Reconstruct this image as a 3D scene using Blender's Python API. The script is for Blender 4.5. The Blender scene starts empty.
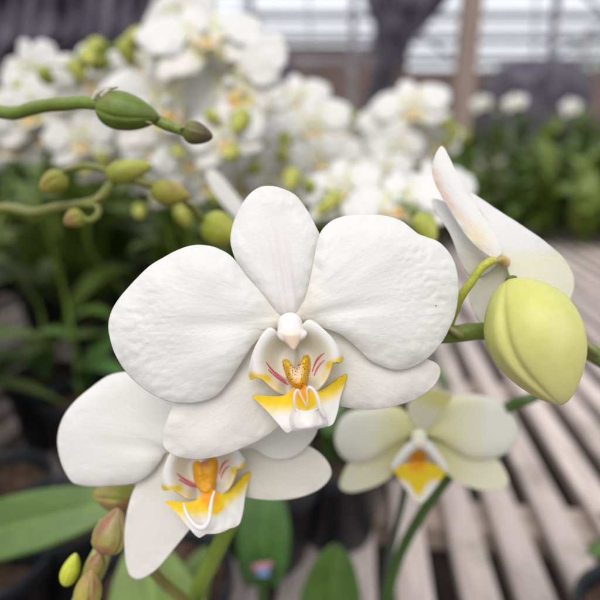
import bpy, bmesh, math, random
from mathutils import Vector, Matrix, noise, Quaternion
R = math.radians
rnd = random.Random(7)
scene = bpy.context.scene
COL = scene.collection

# ------------------------------------------------------------------ camera frame
F = 520.0
PITCH = R(17.5)
CAM_LOC = Vector((0, 0, 1.2))
CAM = Matrix.Translation(CAM_LOC) @ Matrix.Rotation(R(90) - PITCH, 4, 'X')
FD = 0.140
def cf(px, py, d):
    return Vector(((px - 300) / F * d, (300 - py) / F * d, -d))
def W(px, py, d):
    return CAM @ cf(px, py, d)
cd = bpy.data.cameras.new('camera'); cam = bpy.data.objects.new('camera', cd); COL.objects.link(cam)
cam.matrix_world = CAM
cd.sensor_width = 36; cd.sensor_fit = 'HORIZONTAL'; cd.lens = 36 * F / 600
cd.clip_start = 0.01; cd.clip_end = 3000
cd.dof.use_dof = True; cd.dof.focus_distance = FD; cd.dof.aperture_fstop = cd.lens / 4.4
scene.camera = cam

# ------------------------------------------------------------------ object helpers
MW = {}
def world(o): return MW[o.name]
def empty(name, mw=None, parent=None):
    o = bpy.data.objects.new(name, None); COL.objects.link(o); o.empty_display_size = .01
    mw = mw or Matrix.Identity(4); MW[o.name] = mw.copy()
    if parent is not None:
        o.parent = parent; o.matrix_local = world(parent).inverted() @ mw
    else: o.matrix_world = mw
    return o
def link(name, me, mat, parent=None, mw=None):
    o = bpy.data.objects.new(name, me); COL.objects.link(o)
    if mat is not None and not me.materials: me.materials.append(mat)
    if mw is None: mw = world(parent) if parent is not None else Matrix.Identity(4)
    MW[o.name] = mw.copy()
    if parent is not None:
        o.parent = parent; o.matrix_local = world(parent).inverted() @ mw
    else: o.matrix_world = mw
    return o
def tag(o, label=None, cat=None, group=None, kind=None):
    if label: o['label'] = label
    if cat: o['category'] = cat
    if group: o['group'] = group
    if kind: o['kind'] = kind
    return o
def mesh_from(name, verts, faces, cols=None, uvs=None, smooth=True):
    me = bpy.data.meshes.new(name); me.from_pydata([tuple(v) for v in verts], [], faces); me.update()
    if smooth: me.polygons.foreach_set('use_smooth', [True] * len(me.polygons))
    if cols is not None:
        a = me.color_attributes.new('Col', 'FLOAT_COLOR', 'POINT')
        buf = []
        for c in cols: buf += [c[0], c[1], c[2], 1.0]
        a.data.foreach_set('color', buf)
    if uvs is not None:
        uv = me.uv_layers.new(name='UVMap')
        li = [0] * len(me.loops); me.loops.foreach_get('vertex_index', li)
        b = []
        for i in li: b += [uvs[i][0], uvs[i][1]]
        uv.data.foreach_set('uv', b)
    return me
def solid(o, t):
    m = o.modifiers.new('thickness', 'SOLIDIFY'); m.thickness = t; m.offset = 0; m.use_even_offset = False
    return o

# ------------------------------------------------------------------ materials
def nt(name):
    m = bpy.data.materials.new(name); m.use_nodes = True
    t = m.node_tree; t.nodes.clear()
    out = t.nodes.new('ShaderNodeOutputMaterial')
    return m, t, out
def N(t, kind, **kw):
    n = t.nodes.new(kind)
    for k, v in kw.items():
        if k in n.inputs: n.inputs[k].default_value = v
        else: setattr(n, k, v)
    return n
def vcol_mat(name, rough=.55, transl=.3, spec=.3, vein=.0, grain=.0, veinscale=(60, 14), grainscale=900, mott=.0, mottscale=300, coat=0, sss=0, specks=False):
    """base colour from the mesh colour attribute, with mottling, fanned veins and grain as bump"""
    m, t, out = nt(name); L = t.links.new
    at = N(t, 'ShaderNodeAttribute', attribute_name='Col')
    pr = N(t, 'ShaderNodeBsdfPrincipled', Roughness=rough)
    pr.inputs['Specular IOR Level'].default_value = spec
    tc = N(t, 'ShaderNodeTexCoord')
    csock = at.outputs['Color']
    if mott:
        n1 = N(t, 'ShaderNodeTexNoise', Scale=mottscale, Detail=5, Roughness=.65); L(tc.outputs['Object'], n1.inputs['Vector'])
        mr = N(t, 'ShaderNodeMapRange'); mr.inputs[1].default_value = .3; mr.inputs[2].default_value = .7
        mr.inputs[3].default_value = 1 - mott; mr.inputs[4].default_value = 1 + mott * .6
        L(n1.outputs[0], mr.inputs[0])
        mx = N(t, 'ShaderNodeVectorMath', operation='MULTIPLY'); L(csock, mx.inputs[0]); L(mr.outputs[0], mx.inputs[1])
        csock = mx.outputs[0]
    if specks:   # the odd pin-prick blemish
        vo = N(t, 'ShaderNodeTexVoronoi', Scale=75); L(tc.outputs['Object'], vo.inputs['Vector'])
        lt = N(t, 'ShaderNodeMath', operation='LESS_THAN'); L(vo.outputs['Distance'], lt.inputs[0]); lt.inputs[1].default_value = .017
        mk_ = N(t, 'ShaderNodeMix', data_type='RGBA'); L(lt.outputs[0], mk_.inputs[0]); L(csock, mk_.inputs[6]); mk_.inputs[7].default_value = (.36, .30, .22, 1)
        csock = mk_.outputs[2]
    L(csock, pr.inputs['Base Color'])
    hs = []
    if vein:
        mp = N(t, 'ShaderNodeMapping'); mp.inputs['Scale'].default_value = (veinscale[0], veinscale[1], 1)
        L(tc.outputs['UV'], mp.inputs['Vector'])
        n2 = N(t, 'ShaderNodeTexNoise', Scale=1, Detail=4, Roughness=.6, Distortion=.6); L(mp.outputs[0], n2.inputs['Vector'])
        hs.append((n2.outputs[0], vein))
    if grain:
        n3 = N(t, 'ShaderNodeTexNoise', Scale=grainscale, Detail=3, Roughness=.6); L(tc.outputs['Object'], n3.inputs['Vector'])
        hs.append((n3.outputs[0], grain))
    prev = None
    for h, s in hs:
        b = N(t, 'ShaderNodeBump', Strength=1.0, Distance=s); L(h, b.inputs['Height'])
        if prev: L(prev, b.inputs['Normal'])
        prev = b.outputs[0]
    if prev: L(prev, pr.inputs['Normal'])
    if coat: pr.inputs['Coat Weight'].default_value = coat
    if sss:
        pr.inputs['Subsurface Weight'].default_value = sss; pr.inputs['Subsurface Radius'].default_value = (.004, .003, .002)
        pr.inputs['Subsurface Scale'].default_value = 1
    if transl:
        tr = N(t, 'ShaderNodeBsdfTranslucent'); L(csock, tr.inputs['Color'])
        if prev: L(prev, tr.inputs['Normal'])
        ms = N(t, 'ShaderNodeMixShader', Fac=transl); L(pr.outputs[0], ms.inputs[1]); L(tr.outputs[0], ms.inputs[2])
        L(ms.outputs[0], out.inputs[0])
    else: L(pr.outputs[0], out.inputs[0])
    return m
def plain_mat(name, c1, c2, scale=8, rough=.7, bump=.0, stretch=(1, 1, 1), detail=6, spec=.3, lo=.35, hi=.65):
    m, t, out = nt(name); L = t.links.new
    tc = N(t, 'ShaderNodeTexCoord'); mp = N(t, 'ShaderNodeMapping'); mp.inputs['Scale'].default_value = stretch
    L(tc.outputs['Object'], mp.inputs[0])
    n1 = N(t, 'ShaderNodeTexNoise', Scale=scale, Detail=detail, Roughness=.65); L(mp.outputs[0], n1.inputs['Vector'])
    mr = N(t, 'ShaderNodeMapRange'); mr.inputs[1].default_value = lo; mr.inputs[2].default_value = hi
    L(n1.outputs[0], mr.inputs[0])
    mx = N(t, 'ShaderNodeMix', data_type='RGBA'); L(mr.outputs[0], mx.inputs[0])
    mx.inputs[6].default_value = (*c1, 1); mx.inputs[7].default_value = (*c2, 1)
    pr = N(t, 'ShaderNodeBsdfPrincipled', Roughness=rough); pr.inputs['Specular IOR Level'].default_value = spec
    L(mx.outputs[2], pr.inputs['Base Color'])
    if bump:
        b = N(t, 'ShaderNodeBump', Strength=1, Distance=bump); L(n1.outputs[0], b.inputs['Height']); L(b.outputs[0], pr.inputs['Normal'])
    L(pr.outputs[0], out.inputs[0])
    return m
M_PETAL = vcol_mat('petal', .44, .38, .3, specks=True, vein=.00014, grain=.00012, veinscale=(16, 170), grainscale=1000)
M_LIP = vcol_mat('lip', .42, .36, .35, vein=.0, grain=.00006, grainscale=1600)
M_COLUMN = vcol_mat('column', .4, .12, .35, grain=.00004, grainscale=1500, sss=.25)
M_BUD = vcol_mat('bud', .45, .0, .35, grain=.0001, grainscale=1300, mott=.18, mottscale=450, sss=.12)
M_STEM = vcol_mat('stem', .45, .0, .4, grain=.00012, grainscale=1400, mott=.22, mottscale=900)
M_LEAF = vcol_mat('leaf', .34, .12, .5, vein=.0004, veinscale=(25, 5), mott=.30, mottscale=45)
M_FOL = vcol_mat('foliage', .45, .25, .35, mott=.3, mottscale=25)
M_WOOD = plain_mat('weathered_slat', (.37, .30, .275), (.63, .55, .515), 5, .75, .0015, (14, .9, 14))
def stains(m):
    t = m.node_tree; L = t.links.new
    pr = next(n for n in t.nodes if n.type == 'BSDF_PRINCIPLED'); src = pr.inputs['Base Color'].links[0].from_socket
    tc = N(t, 'ShaderNodeTexCoord'); oi = N(t, 'ShaderNodeObjectInfo')
    ad = N(t, 'ShaderNodeVectorMath', operation='ADD'); L(tc.outputs['Object'], ad.inputs[0]); L(oi.outputs['Random'], ad.inputs[1])
    n = N(t, 'ShaderNodeTexNoise', Scale=11, Detail=6, Roughness=.7); L(ad.outputs[0], n.inputs[0])
    mr = N(t, 'ShaderNodeMapRange'); mr.inputs[1].default_value = .52; mr.inputs[2].default_value = .70; mr.inputs[3].default_value = 0; mr.inputs[4].default_value = .6; L(n.outputs[0], mr.inputs[0])
    mx = N(t, 'ShaderNodeMix', data_type='RGBA'); L(mr.outputs[0], mx.inputs[0]); L(src, mx.inputs[6]); mx.inputs[7].default_value = (.15, .125, .09, 1)
    mul = N(t, 'ShaderNodeMapRange'); mul.inputs[3].default_value = .82; mul.inputs[4].default_value = 1.1; L(oi.outputs['Random'], mul.inputs[0])
    vm = N(t, 'ShaderNodeVectorMath', operation='MULTIPLY'); L(mx.outputs[2], vm.inputs[0]); L(mul.outputs[0], vm.inputs[1]); L(vm.outputs[0], pr.inputs['Base Color'])
stains(M_WOOD)
M_WOODD = plain_mat('cross_beam_wood', (.30, .23, .19), (.46, .38, .33), 5, .8, .0015, (.9, 14, 14))
M_POST = plain_mat('brown_post', (.20, .145, .125), (.32, .25, .22), 6, .8, .002, (9, 9, .8))
M_POT = plain_mat('black_plastic', (.010, .011, .014), (.022, .024, .03), 20, .4, .0002)
M_SOIL = plain_mat('soil', (.022, .016, .012), (.06, .045, .035), 9, .95, .01)
M_BARK = plain_mat('bark_chips', (.03, .018, .012), (.12, .075, .05), 90, .9, .004)
M_NET = plain_mat('shade_net', (.035, .032, .046), (.115, .105, .13), 3.5, .9, .004)
M_STEEL = plain_mat('galvanised_frame', (.16, .155, .17), (.27, .26, .28), 4, .6)
M_BRICK = None

# ------------------------------------------------------------------ geometry helpers
def crom(pts, per=8, closed=True):
    n = len(pts); out = []
    segs = n if closed else n - 1
    for i in range(segs):
        if closed: p = [pts[(i + k) % n] for k in (-1, 0, 1, 2)]
        else: p = [pts[max(0, min(n - 1, i + k))] for k in (-1, 0, 1, 2)]
        for j in range(per):
            t = j / per
            out.append([.5 * (2 * b + (c - a) * t + (2 * a - 5 * b + 4 * c - d) * t * t + (3 * b - a - 3 * c + d) * t ** 3)
                        for a, b, c, d in zip(*p)])
    if not closed: out.append(list(pts[-1]))
    return out
def resample(pts, n, closed=True):
    c = crom(pts, 12, closed)
    if closed: c.append(c[0])
    acc = [0]
    for a, b in zip(c, c[1:]): acc.append(acc[-1] + math.dist(a, b))
    out = []; k = 0
    m = n if closed else n - 1
    for i in range(n):
        s = acc[-1] * i / m
        while k < len(acc) - 2 and acc[k + 1] < s: k += 1
        f = (s - acc[k]) / max(1e-9, acc[k + 1] - acc[k])
        out.append([a + (b - a) * min(1, f) for a, b in zip(c[k], c[k + 1])])
    return out
def sst(a, b, x):
    t = max(0, min(1, (x - a) / (b - a))); return t * t * (3 - 2 * t)
def mix(a, b, f): return tuple(x + (y - x) * f for x, y in zip(a, b))
def nz(x, y, z=0): return noise.noise(Vector((x, y, z)))

def sheet(name, outline, base, tip, dz, col, D, org, n=120, rings=26, centre=None, wob=0.0, seed=0):
    """a petal: outline in picture units at distance D, its own relief dz (mm), returned in the frame centred on org"""
    o = resample(outline, n)
    if centre is None:
        A = cx = cy = 0
        for (x0, y0), (x1, y1) in zip(o, o[1:] + o[:1]):
            k = x0 * y1 - x1 * y0; A += k; cx += (x0 + x1) * k; cy += (y0 + y1) * k
        centre = (cx / (3 * A), cy / (3 * A))
    C = centre
    ax = Vector((tip[0] - base[0], tip[1] - base[1])); Ln = ax.length; ax.normalize(); pr = Vector((-ax.y, ax.x))
    vs = []; cs = []; us = []
    def add(p, r):
        q = Vector((p[0] - base[0], p[1] - base[1]))
        u = q.dot(ax) / Ln; v = q.dot(pr) / Ln
        z = dz(u, v, r, p)
        if wob: z += wob * r * r * nz(p[0] * .035 + seed, p[1] * .035) + wob * .5 * r ** 4 * nz(p[0] * .11 + seed, p[1] * .11, 3)
        d = D + z * 1e-3
        vs.append(cf(p[0], p[1], d) - org)
        cs.append(col(u, v, r, p))
        us.append((math.atan2(v, u + .12), math.hypot(u + .12, v) * .35))
    add(C, 0)
    for k in range(1, rings + 1):
        r = (k / rings) ** .85
        for p in o: add((C[0] + (p[0] - C[0]) * r, C[1] + (p[1] - C[1]) * r), r)
    fs = []
    for i in range(n):
        j = (i + 1) % n
        fs.append((0, 1 + j, 1 + i))
        for k in range(rings - 1):
            a = 1 + k * n; b = a + n
            fs.append((a + i, a + j, b + j, b + i))
    # UV: swap so the first axis runs across the fan
    us = [(v * 1.0, a * .12) for a, v in us]
    return mesh_from(name, vs, fs, cs, us)

def tube_data(pts, rad, sides=12, per=8, cap=True, colf=None, bumpy=0):
    """pts: Vectors; rad: list of radii"""
    dat = [list(p) + [r] for p, r in zip(pts, rad)]
    c = crom(dat, per, False)
    vs = []; fs = []; cs = []
    up = None; n = len(c)
    for i, q in enumerate(c):
        p = Vector(q[:3]); a = Vector(c[max(0, i - 1)][:3]); b = Vector(c[min(n - 1, i + 1)][:3])
        t = (b - a).normalized()
        if up is None: up = t.orthogonal().normalized()
        up = (up - t * up.dot(t)).normalized(); s = t.cross(up)
        for k in range(sides):
            an = 2 * math.pi * k / sides
            dirv = up * math.cos(an) + s * math.sin(an)
            r = max(q[3], 1e-5)
            if bumpy: r *= 1 + bumpy * noise.noise((p + dirv * r) * 400)
            vs.append(p + dirv * r); cs.append(colf(i / (n - 1), an) if colf else (.1, .2, .02))
    for i in range(n - 1):
        for k in range(sides):
            l = (k + 1) % sides
            fs.append((i * sides + k, i * sides + l, (i + 1) * sides + l, (i + 1) * sides + k))
    if cap:
        fs.append(tuple(range(sides - 1, -1, -1))); fs.append(tuple((n - 1) * sides + k for k in range(sides)))
    return vs, fs, cs
def merge(parts):
    V = []; Fc = []; C = []
    for v, f, c in parts:
        o = len(V); V += v; C += c; Fc += [tuple(i + o for i in x) for x in f]
    return V, Fc, C
def tube(name, tubes, mat, parent, colf, sides=12, bumpy=.06):
    """tubes: list of (world points, radii)"""
    inv = world(parent).inverted()
    ps = []
    for pts, rad in tubes:
        ps.append(tube_data([inv @ p for p in pts], rad, sides, colf=colf, bumpy=bumpy))
    V, Fc, C = merge(ps)
    return link(name, mesh_from(name, V, Fc, C), mat, parent)
def stemcol(a, b, seed=0):
    def f(t, an):
        k = .5 + .5 * nz(t * 6 + seed, math.cos(an), math.sin(an)); return mix(a, b, max(0, min(1, k)))
    return f
def box_bm(bm, x0, x1, y0, y1, z0, z1, bev=0.0, mw=None):
    g = bmesh.ops.create_cube(bm, size=1)
    vs = g['verts']
    for v in vs:
        v.co = Vector(((x0 + x1) / 2 + v.co.x * (x1 - x0), (y0 + y1) / 2 + v.co.y * (y1 - y0), (z0 + z1) / 2 + v.co.z * (z1 - z0)))
    if bev:
        es = list({e for v in vs for e in v.link_edges})
        r = bmesh.ops.bevel(bm, geom=es, offset=bev, segments=2, affect='EDGES', profile=.7)
def bm_obj(name, bm, mat, parent=None, mw=None, smooth=False):
    me = bpy.data.meshes.new(name); bm.to_mesh(me); bm.free()
    if smooth: me.polygons.foreach_set('use_smooth', [True] * len(me.polygons))
    return link(name, me, mat, parent, mw)

# ------------------------------------------------------------------ buds
def bud_mesh(name, Ln, w, ca, cb, cc, grooves=3, gd=.14, phase=0, tipk=.8, flat=1.0, blush=.5, seed=0, n=60, m=40, curve=0.0):
    vs = []; cs = []; fs = []
    for i in range(m + 1):
        t = i / m
        prof = math.sin(math.pi * min(1, t ** tipk)) ** .62 if 0 < t < 1 else 0
        prof *= (1 - .18 * t)
        for k in range(n):
            an = 2 * math.pi * k / n
            g = 0; ed = 0
            for q in range(grooves):
                gp = phase + 2 * math.pi * q / grooves + .25 * math.sin(t * 3)
                dd = (an - gp + math.pi) % (2 * math.pi) - math.pi
                g += math.exp(-(dd / .09) ** 2); ed += math.exp(-((dd - .16) / .12) ** 2) + .0 * dd
                g -= .35 * math.exp(-((dd - .22) / .18) ** 2)
            r = w * prof * (1 - gd * g * min(1, 4 * t * (1 - t) + .2)) * (1 + .04 * nz(math.cos(an) * 1.5, math.sin(an) * 1.5, t * 3 + seed))
            vs.append(Vector((r * math.cos(an), r * math.sin(an) * flat + curve * math.sin(math.pi * t) * Ln, t * Ln)))
            c = mix(ca, cb, sst(.1, .95, t + .25 * nz(math.cos(an) * 2, math.sin(an) * 2, t * 4 + seed)))
            bl = sst(.0, .55, nz(math.cos(an) * 1.4 + seed, math.sin(an) * 1.4, t * 2.5)) * blush
            c = mix(c, cc, min(1, bl + .55 * blush * min(1, ed) * t))
            cs.append(c)
    for i in range(m):
        for k in range(n):
            l = (k + 1) % n
            fs.append((i * n + k, i * n + l, (i + 1) * n + l, (i + 1) * n + k))
    return mesh_from(name, vs, fs, cs)
def place_axis(base, tip, roll=0):
    z = (tip - base).normalized()
    q = z.to_track_quat('Z', 'Y')
    return Matrix.Translation(base) @ q.to_matrix().to_4x4() @ Matrix.Rotation(roll, 4, 'Z')
def bud(parent, base, tip, w, ca, cb, cc, label=None, roll=0, **kw):
    Ln = (tip - base).length
    me = bud_mesh('bud', Ln, w, ca, cb, cc, **kw)
    o = link('bud', me, M_BUD, parent, place_axis(base, tip, roll))
    if label: o['label'] = label
    return o

# ------------------------------------------------------------------ the white orchid flower (traced, in picture units at FD)
WHT = (.82, .815, .795); CRM = (.78, .76, .70)
MF = {
 'dorsal': dict(o=[(293,320),(277,313),(258,290),(243,273),(234,254),(231,238),(235,220),(244,202),(254,191),(265,186.5),(279,188),(295,195.5),(307,211),(315,226),(320,240),(316,264),(308,290),(301,310)], b=(291,318), t=(270,187)),
 'petal_l': dict(o=[(290,322),(277,313),(262,294),(247,277),(232,257.5),(218,249),(206,246),(192,246),(177,251),(163,258.5),(150,266.5),(136,280),(121,297),(112,312),(109,328),(113,347),(120,362),(130,375.5),(144,388),(158,396.5),(172,401.5),(190,402.5),(205,400),(218,393.5),(231,378),(243,359),(254,343),(267,332),(280,328)], b=(288,322), t=(110,330)),
 'petal_r': dict(o=[(293,320),(298,311),(306,297),(313,267),(319,237),(329,223.5),(343,217),(360,215),(383,216),(400,221),(411,229),(418,234.5),(426,237.5),(439,243),(450,255),(456,270),(458,290),(455,313),(448,330),(440,344),(428,357),(414,366),(397,369.5),(380,365),(368,358),(356,346),(341,334),(324,327.5),(307,323)], b=(294,320), t=(456,290)),
 'sepal_l': dict(o=[(293,320),(272,322),(248,342),(222,366),(192,384),(175,404),(166,424),(162.5,440),(167,450),(179,456.5),(199,458.5),(222,455),(242,447.5),(262,438),(277,427),(290,412),(297,385),(297,360)], b=(288,350), t=(165,445)),
 'sepal_r': dict(o=[(291,320),(312,318),(338,326),(372,340),(410,356),(428,360),(437,364.5),(440,371),(437.5,380),(429,390),(412,400),(390,406.5),(371,409),(354,408),(336,404),(318,394),(302,375),(294,358)], b=(300,345), t=(440,374)),
}
ORG = cf(293, 345, FD)
def dz_petal(u, v, r, p, s=1):
    vv = v
    g = 1.1 * math.exp(-((vv + .0) / .05) ** 2) * (1 - sst(.1, .75, u))
    und = .9 * nz(p[0] * .018, p[1] * .018, 5) + .22 * nz(math.atan2(v, u + .15) * 7, u * 3, 2)
    rip = .20 * nz(math.atan2(v, u + .1) * 30, u * 24, 7) * sst(.45, .9, u) + .06 * nz(p[0] * .25, p[1] * .25, 4) * sst(.3, .8, u)
    return -1.0 + 1.5 * u - 5.5 * u * (1 - u) * .6 + 9 * v * v + g + und + rip + 2.2 * r ** 8
def dz_dorsal(u, v, r, p):
    g = .9 * (math.exp(-((v - .035) / .03) ** 2) + math.exp(-((v + .035) / .03) ** 2)) * sst(1.0, .25, u)
    return 3.2 + 2.5 * u - 3 * u * (1 - u) + 9 * v * v - g * .7 + .6 * nz(p[0] * .03, p[1] * .03) + 1.2 * r ** 8
def dz_sepal(u, v, r, p):
    return 4.0 + 2.0 * u - 2 * u * (1 - u) + 10 * v * v + .6 * nz(p[0] * .03, p[1] * .03, 9) + 1.0 * r ** 8
def c_petal(u, v, r, p):
    a = math.atan2(v, u + .1)
    k = .5 + .5 * nz(a * 26, u * 2.5, 1)
    c = mix(WHT, (.775, .77, .75), k * .5)
    return mix((.80, .76, .66), c, sst(0, .25, u))
def c_dorsal(u, v, r, p):
    k = .5 + .5 * nz(v * 40, u * 3, 1)
    c = mix(WHT, (.79, .765, .765), k * .5 * (1 - u) + .0)
    ln = math.exp(-(v / .07) ** 2) * (1 - sst(.5, .8, u))
    return mix(c, (.80, .76, .75), .6 * ln)
def c_sepal(u, v, r, p):
    k = .5 + .5 * nz(math.atan2(v, u + .2) * 18, u * 3, 4)
    c = mix((.815, .805, .775), (.78, .76, .71), k * .6)
    return mix((.78, .76, .64), c, sst(0, .5, u))
# lip
SL_L = [(296,338),(281,336),(273,328.5),(265,332),(256,347),(250.5,364),(249,375),(252,379.5),(259,377.5),(266,383),(276,391),(288,396),(299,394),(300,365)]
SL_R = [(296,345),(297,338),(301,326),(310,320.5),(321,328),(332,339),(339,350),(342.5,358),(340,362.5),(334,362),(331,370),(325,382),(313,393),(299,396),(294,390),(294,365)]
MID = [(300,384.5),(293,388),(284,396),(269,396.5),(253,396),(259,403),(268,412),(277,422),(286.5,432),(291,431),(296,428.5),(304,429.5),(314,428.5),(321,426.5),(327,426.5),(333,423.5),(337.5,411),(340,398),(346.5,376),(344,375),(333,383),(319,391),(311,391),(306,386)]
FOLD = [(296,409.5),(301,411.5),(309,412),(317,408.5),(320.5,409),(324,416),(327,425),(318,428),(305,430),(294,430),(290,420),(293,411)]
CALL = [(282,361),(287,359),(291,364.5),(296,366),(301,361),(304,355.5),(309,355),(311,363),(309,377),(304,388),(298,391),(291,385),(285,374)]
def dz_side(u, v, r, p):
    q = math.dist(p, (296, 363)) / 46
    return 2.2 - 6.2 * sst(.35, .86, q) + 2.4 * sst(.9, 1.06, q) + 3.0 * sst(376, 388, p[1]) * sst(24, 12, abs(p[0] - 299))
def c_side(u, v, r, p):
    x, y = p
    q = math.dist(p, (296, 363)) / 46
    c = mix((.80, .78, .68), (.81, .80, .785), sst(.74, .9, q))
    # crimson stripes
    def seg(a, b, w, bend=0):
        ax = Vector(b) - Vector(a); L_ = ax.length; ax.normalize(); d = Vector((x - a[0], y - a[1]))
        s = d.dot(ax) / L_; t = d.x * -ax.y + d.y * ax.x - bend * 4 * s * (1 - s)
        if s < 0 or s > 1: return 0
        brk = sst(-.75, -.3, nz(x * .9, y * .9, 5))
        return math.exp(-(t / (w * 1.25 * (.4 + .9 * s * (1.15 - s) * 2))) ** 2) * brk
    k = 0
    for a, b, w, bd in (((265, 361.5), (285.5, 381.5), .85, 2.2), ((267, 369.5), (288, 384.5), .95, 1.4), ((268,366.5),(286,379.5),.4,1.2),
                        ((325.5, 352.5), (313, 372), .85, 2.2), ((325.5, 360), (315, 376.5), .75, 1.6), ((322, 354), (315, 367), .4, 1.4)):
        k = max(k, seg(a, b, w, bd))
    c = mix(c, (.62, .035, .16), min(1, k))
    # yellow patches on the lower corner of each lobe
    for a, b in (((252, 376.5), (266, 379)), ((266, 379), (275, 389)), ((331, 366), (342, 359.5)), ((331, 366), (326, 379))):
        A = Vector(a); B = Vector(b); P_ = Vector(p); s = max(0, min(1, (P_ - A).dot(B - A) / (B - A).length_squared))
        d = (P_ - (A + (B - A) * s)).length + 1.2 * nz(x * .3, y * .3)
        c = mix(c, (.80, .58, .02), .92 * (1 - sst(1.5, 6.5, d)) * (1 if a[0] in (252, 331) and b[0] in (266, 342) else .45))
    return c
def dz_mid(u, v, r, p):
    x, y = p; xc = 300 + (y - 388) * .12
    w = abs(x - xc) / 47
    return -1.5 - 7.5 * sst(385, 428, y) + 5.5 * w ** 1.6 + .35 * nz(x * .12, y * .12)
def c_mid(u, v, r, p):
    x, y = p
    top = 397 - (x - 253) * .03 if x < 298 else 395.6 - (x - 298) * .42
    wob = 2.2 * nz(x * .22, y * .1)
    t = y - top + wob
    lim = 15 if x < 298 else 17
    dist = abs(x - 300)
    lim -= 6 * sst(28, 50, dist)
    k = 1 - sst(lim - 7, lim + 7, t)
    ye = mix((.84, .60, .008), (.84, .66, .07), sst(2, lim, t))
    c = mix((.80, .79, .765), ye, k)
    c = mix(c, (.84, .60, .01), 1 - sst(8, 13, math.dist(p, (306, 401))))
    return mix(c, (.84, .36, .01), (1 - sst(5, 15, math.dist(p, (301, 392)))) * .95)
def c_fold(u, v, r, p): return mix((.80, .78, .74), (.80, .79, .78), r)
def dz_fold(u, v, r, p):
    return dz_mid(u, v, r, p) - 1.0 - 2.2 * math.exp(-(((p[0] - 308) / 14) ** 2)) + 1.0 * sst(.7, 1, r)
DOTS = []
_r = random.Random(11)
for _ in range(400):
    q = (_r.uniform(281, 312), _r.uniform(354, 391))
    if all(math.dist(q, d[:2]) > 2.0 for d in DOTS): DOTS.append((*q, _r.uniform(.25, .6)))
def c_call(u, v, r, p):
    c = mix((.84, .56, .015), (.84, .36, .012), sst(372, 389, p[1]))
    c = mix((.82, .66, .42), c, sst(4, 8.5, math.dist((p[0] * 1.0, 371 + (p[1] - 371) * .62), (296.5, 371))))
    c = mix(c, (.52, .05, .16), math.exp(-((p[1] - 365.5 + (p[0]-296)**2*.05) / .7) ** 2) * (1 if 291 < p[0] < 301 else 0))
    for x, y, s in DOTS:
        d = math.dist(p, (x, y))
        if d < s * 1.6: c = mix(c, (.28, .03, .02), 1 - sst(s * .7, s * 1.5, d))
    return c
def dz_call(u, v, r, p):
    horn = math.exp(-(math.dist(p, (285, 363)) / 5) ** 2) + math.exp(-(math.dist(p, (306, 359)) / 5) ** 2)
    return 2.2 - 2.8 * sst(374, 389, p[1]) - (5.4 - 1.2 * math.exp(-(math.dist(p, (296, 368)) / 6) ** 2)) * (1 - r ** 3) - 1.6 * horn * (1 - r ** 4) + .25 * nz(p[0] * .5, p[1] * .5)

def lip_mesh_data(res):
    D = {}
    D['sl'] = sheet('side_lobe', SL_L, (297, 392), (262, 340), dz_side, c_side, FD, ORG, n=int(190 * res), rings=int(84 * res), centre=(274, 364))
    D['sr'] = sheet('side_lobe', SL_R, (297, 392), (330, 340), dz_side, c_side, FD, ORG, n=int(190 * res), rings=int(84 * res), centre=(317, 362))
    D['mid'] = sheet('mid_lobe', MID, (300, 388), (310, 428), dz_mid, c_mid, FD, ORG, n=int(200 * res), rings=int(50 * res), centre=(302, 407))
    D['fold'] = sheet('lip_fold', FOLD, (306, 405), (308, 430), dz_fold, c_fold, FD, ORG, n=int(110 * res), rings=int(26 * res), centre=(307, 419))
    D['call'] = sheet('callus', CALL, (298, 390), (296, 360), dz_call, c_call, FD, ORG, n=int(170 * res), rings=int(64 * res), centre=(297, 374))
    return D
def ellip(c, r, rot=None, n=24, m=16, col=(.8, .8, .8)):
    vs = []; fs = []; cs = []
    for i in range(m + 1):
        th = math.pi * i / m
        for k in range(n):
            a = 2 * math.pi * k / n
            v = Vector((r[0] * math.sin(th) * math.cos(a), r[1] * math.sin(th) * math.sin(a), r[2] * math.cos(th)))
            if rot: v = rot @ v
            vs.append(c + v); cs.append(col)
    for i in range(m):
        for k in range(n):
            l = (k + 1) % n
            fs.append((i * n + k, (i + 1) * n + k, (i + 1) * n + l, i * n + l))
    return vs, fs, cs
PXM = FD / F
def cpt(px, py, dz=0): return cf(px, py, FD + dz * 1e-3) - ORG
def column_meshes():
    rz = lambda a: Matrix.Rotation(R(a), 3, 'Z')
    w = (.80, .79, .775)
    parts = [ellip(cpt(290, 324.5, -3.0), (12.5 * PXM, 12 * PXM, .0032), None, col=w),
             ellip(cpt(290.5, 328.5, -3.5), (12.8 * PXM, 10 * PXM, .0030), None, col=w),
             ellip(cpt(291, 332.5, -3.8), (14 * PXM, 8.2 * PXM, .0028), None, col=w),
             ellip(cpt(284, 337, -3.9), (8 * PXM, 4.6 * PXM, .0019), rz(-32), col=w),
             ellip(cpt(300.5, 336, -3.9), (8 * PXM, 4.6 * PXM, .0019), rz(34), col=w)]
    V, Fc, C = merge(parts)
    column = mesh_from('column', V, Fc, C)
    pe = (.80, .66, .52)
    es = []
    for k in range(12):
        q = k / 11
        es.append(ellip(cpt(291.5 + 2 * q, 334.5 + 13.5 * q, -4.9 + .3 * q), ((10.5 - 8.2 * q ** 1.3) * PXM, (5.0 - 2.6 * q) * PXM, .0019 - .0009 * q), None, col=pe))
    V, Fc, C = merge(es)
    cap = mesh_from('anther_cap', V, Fc, C)
    return column, cap
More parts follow.
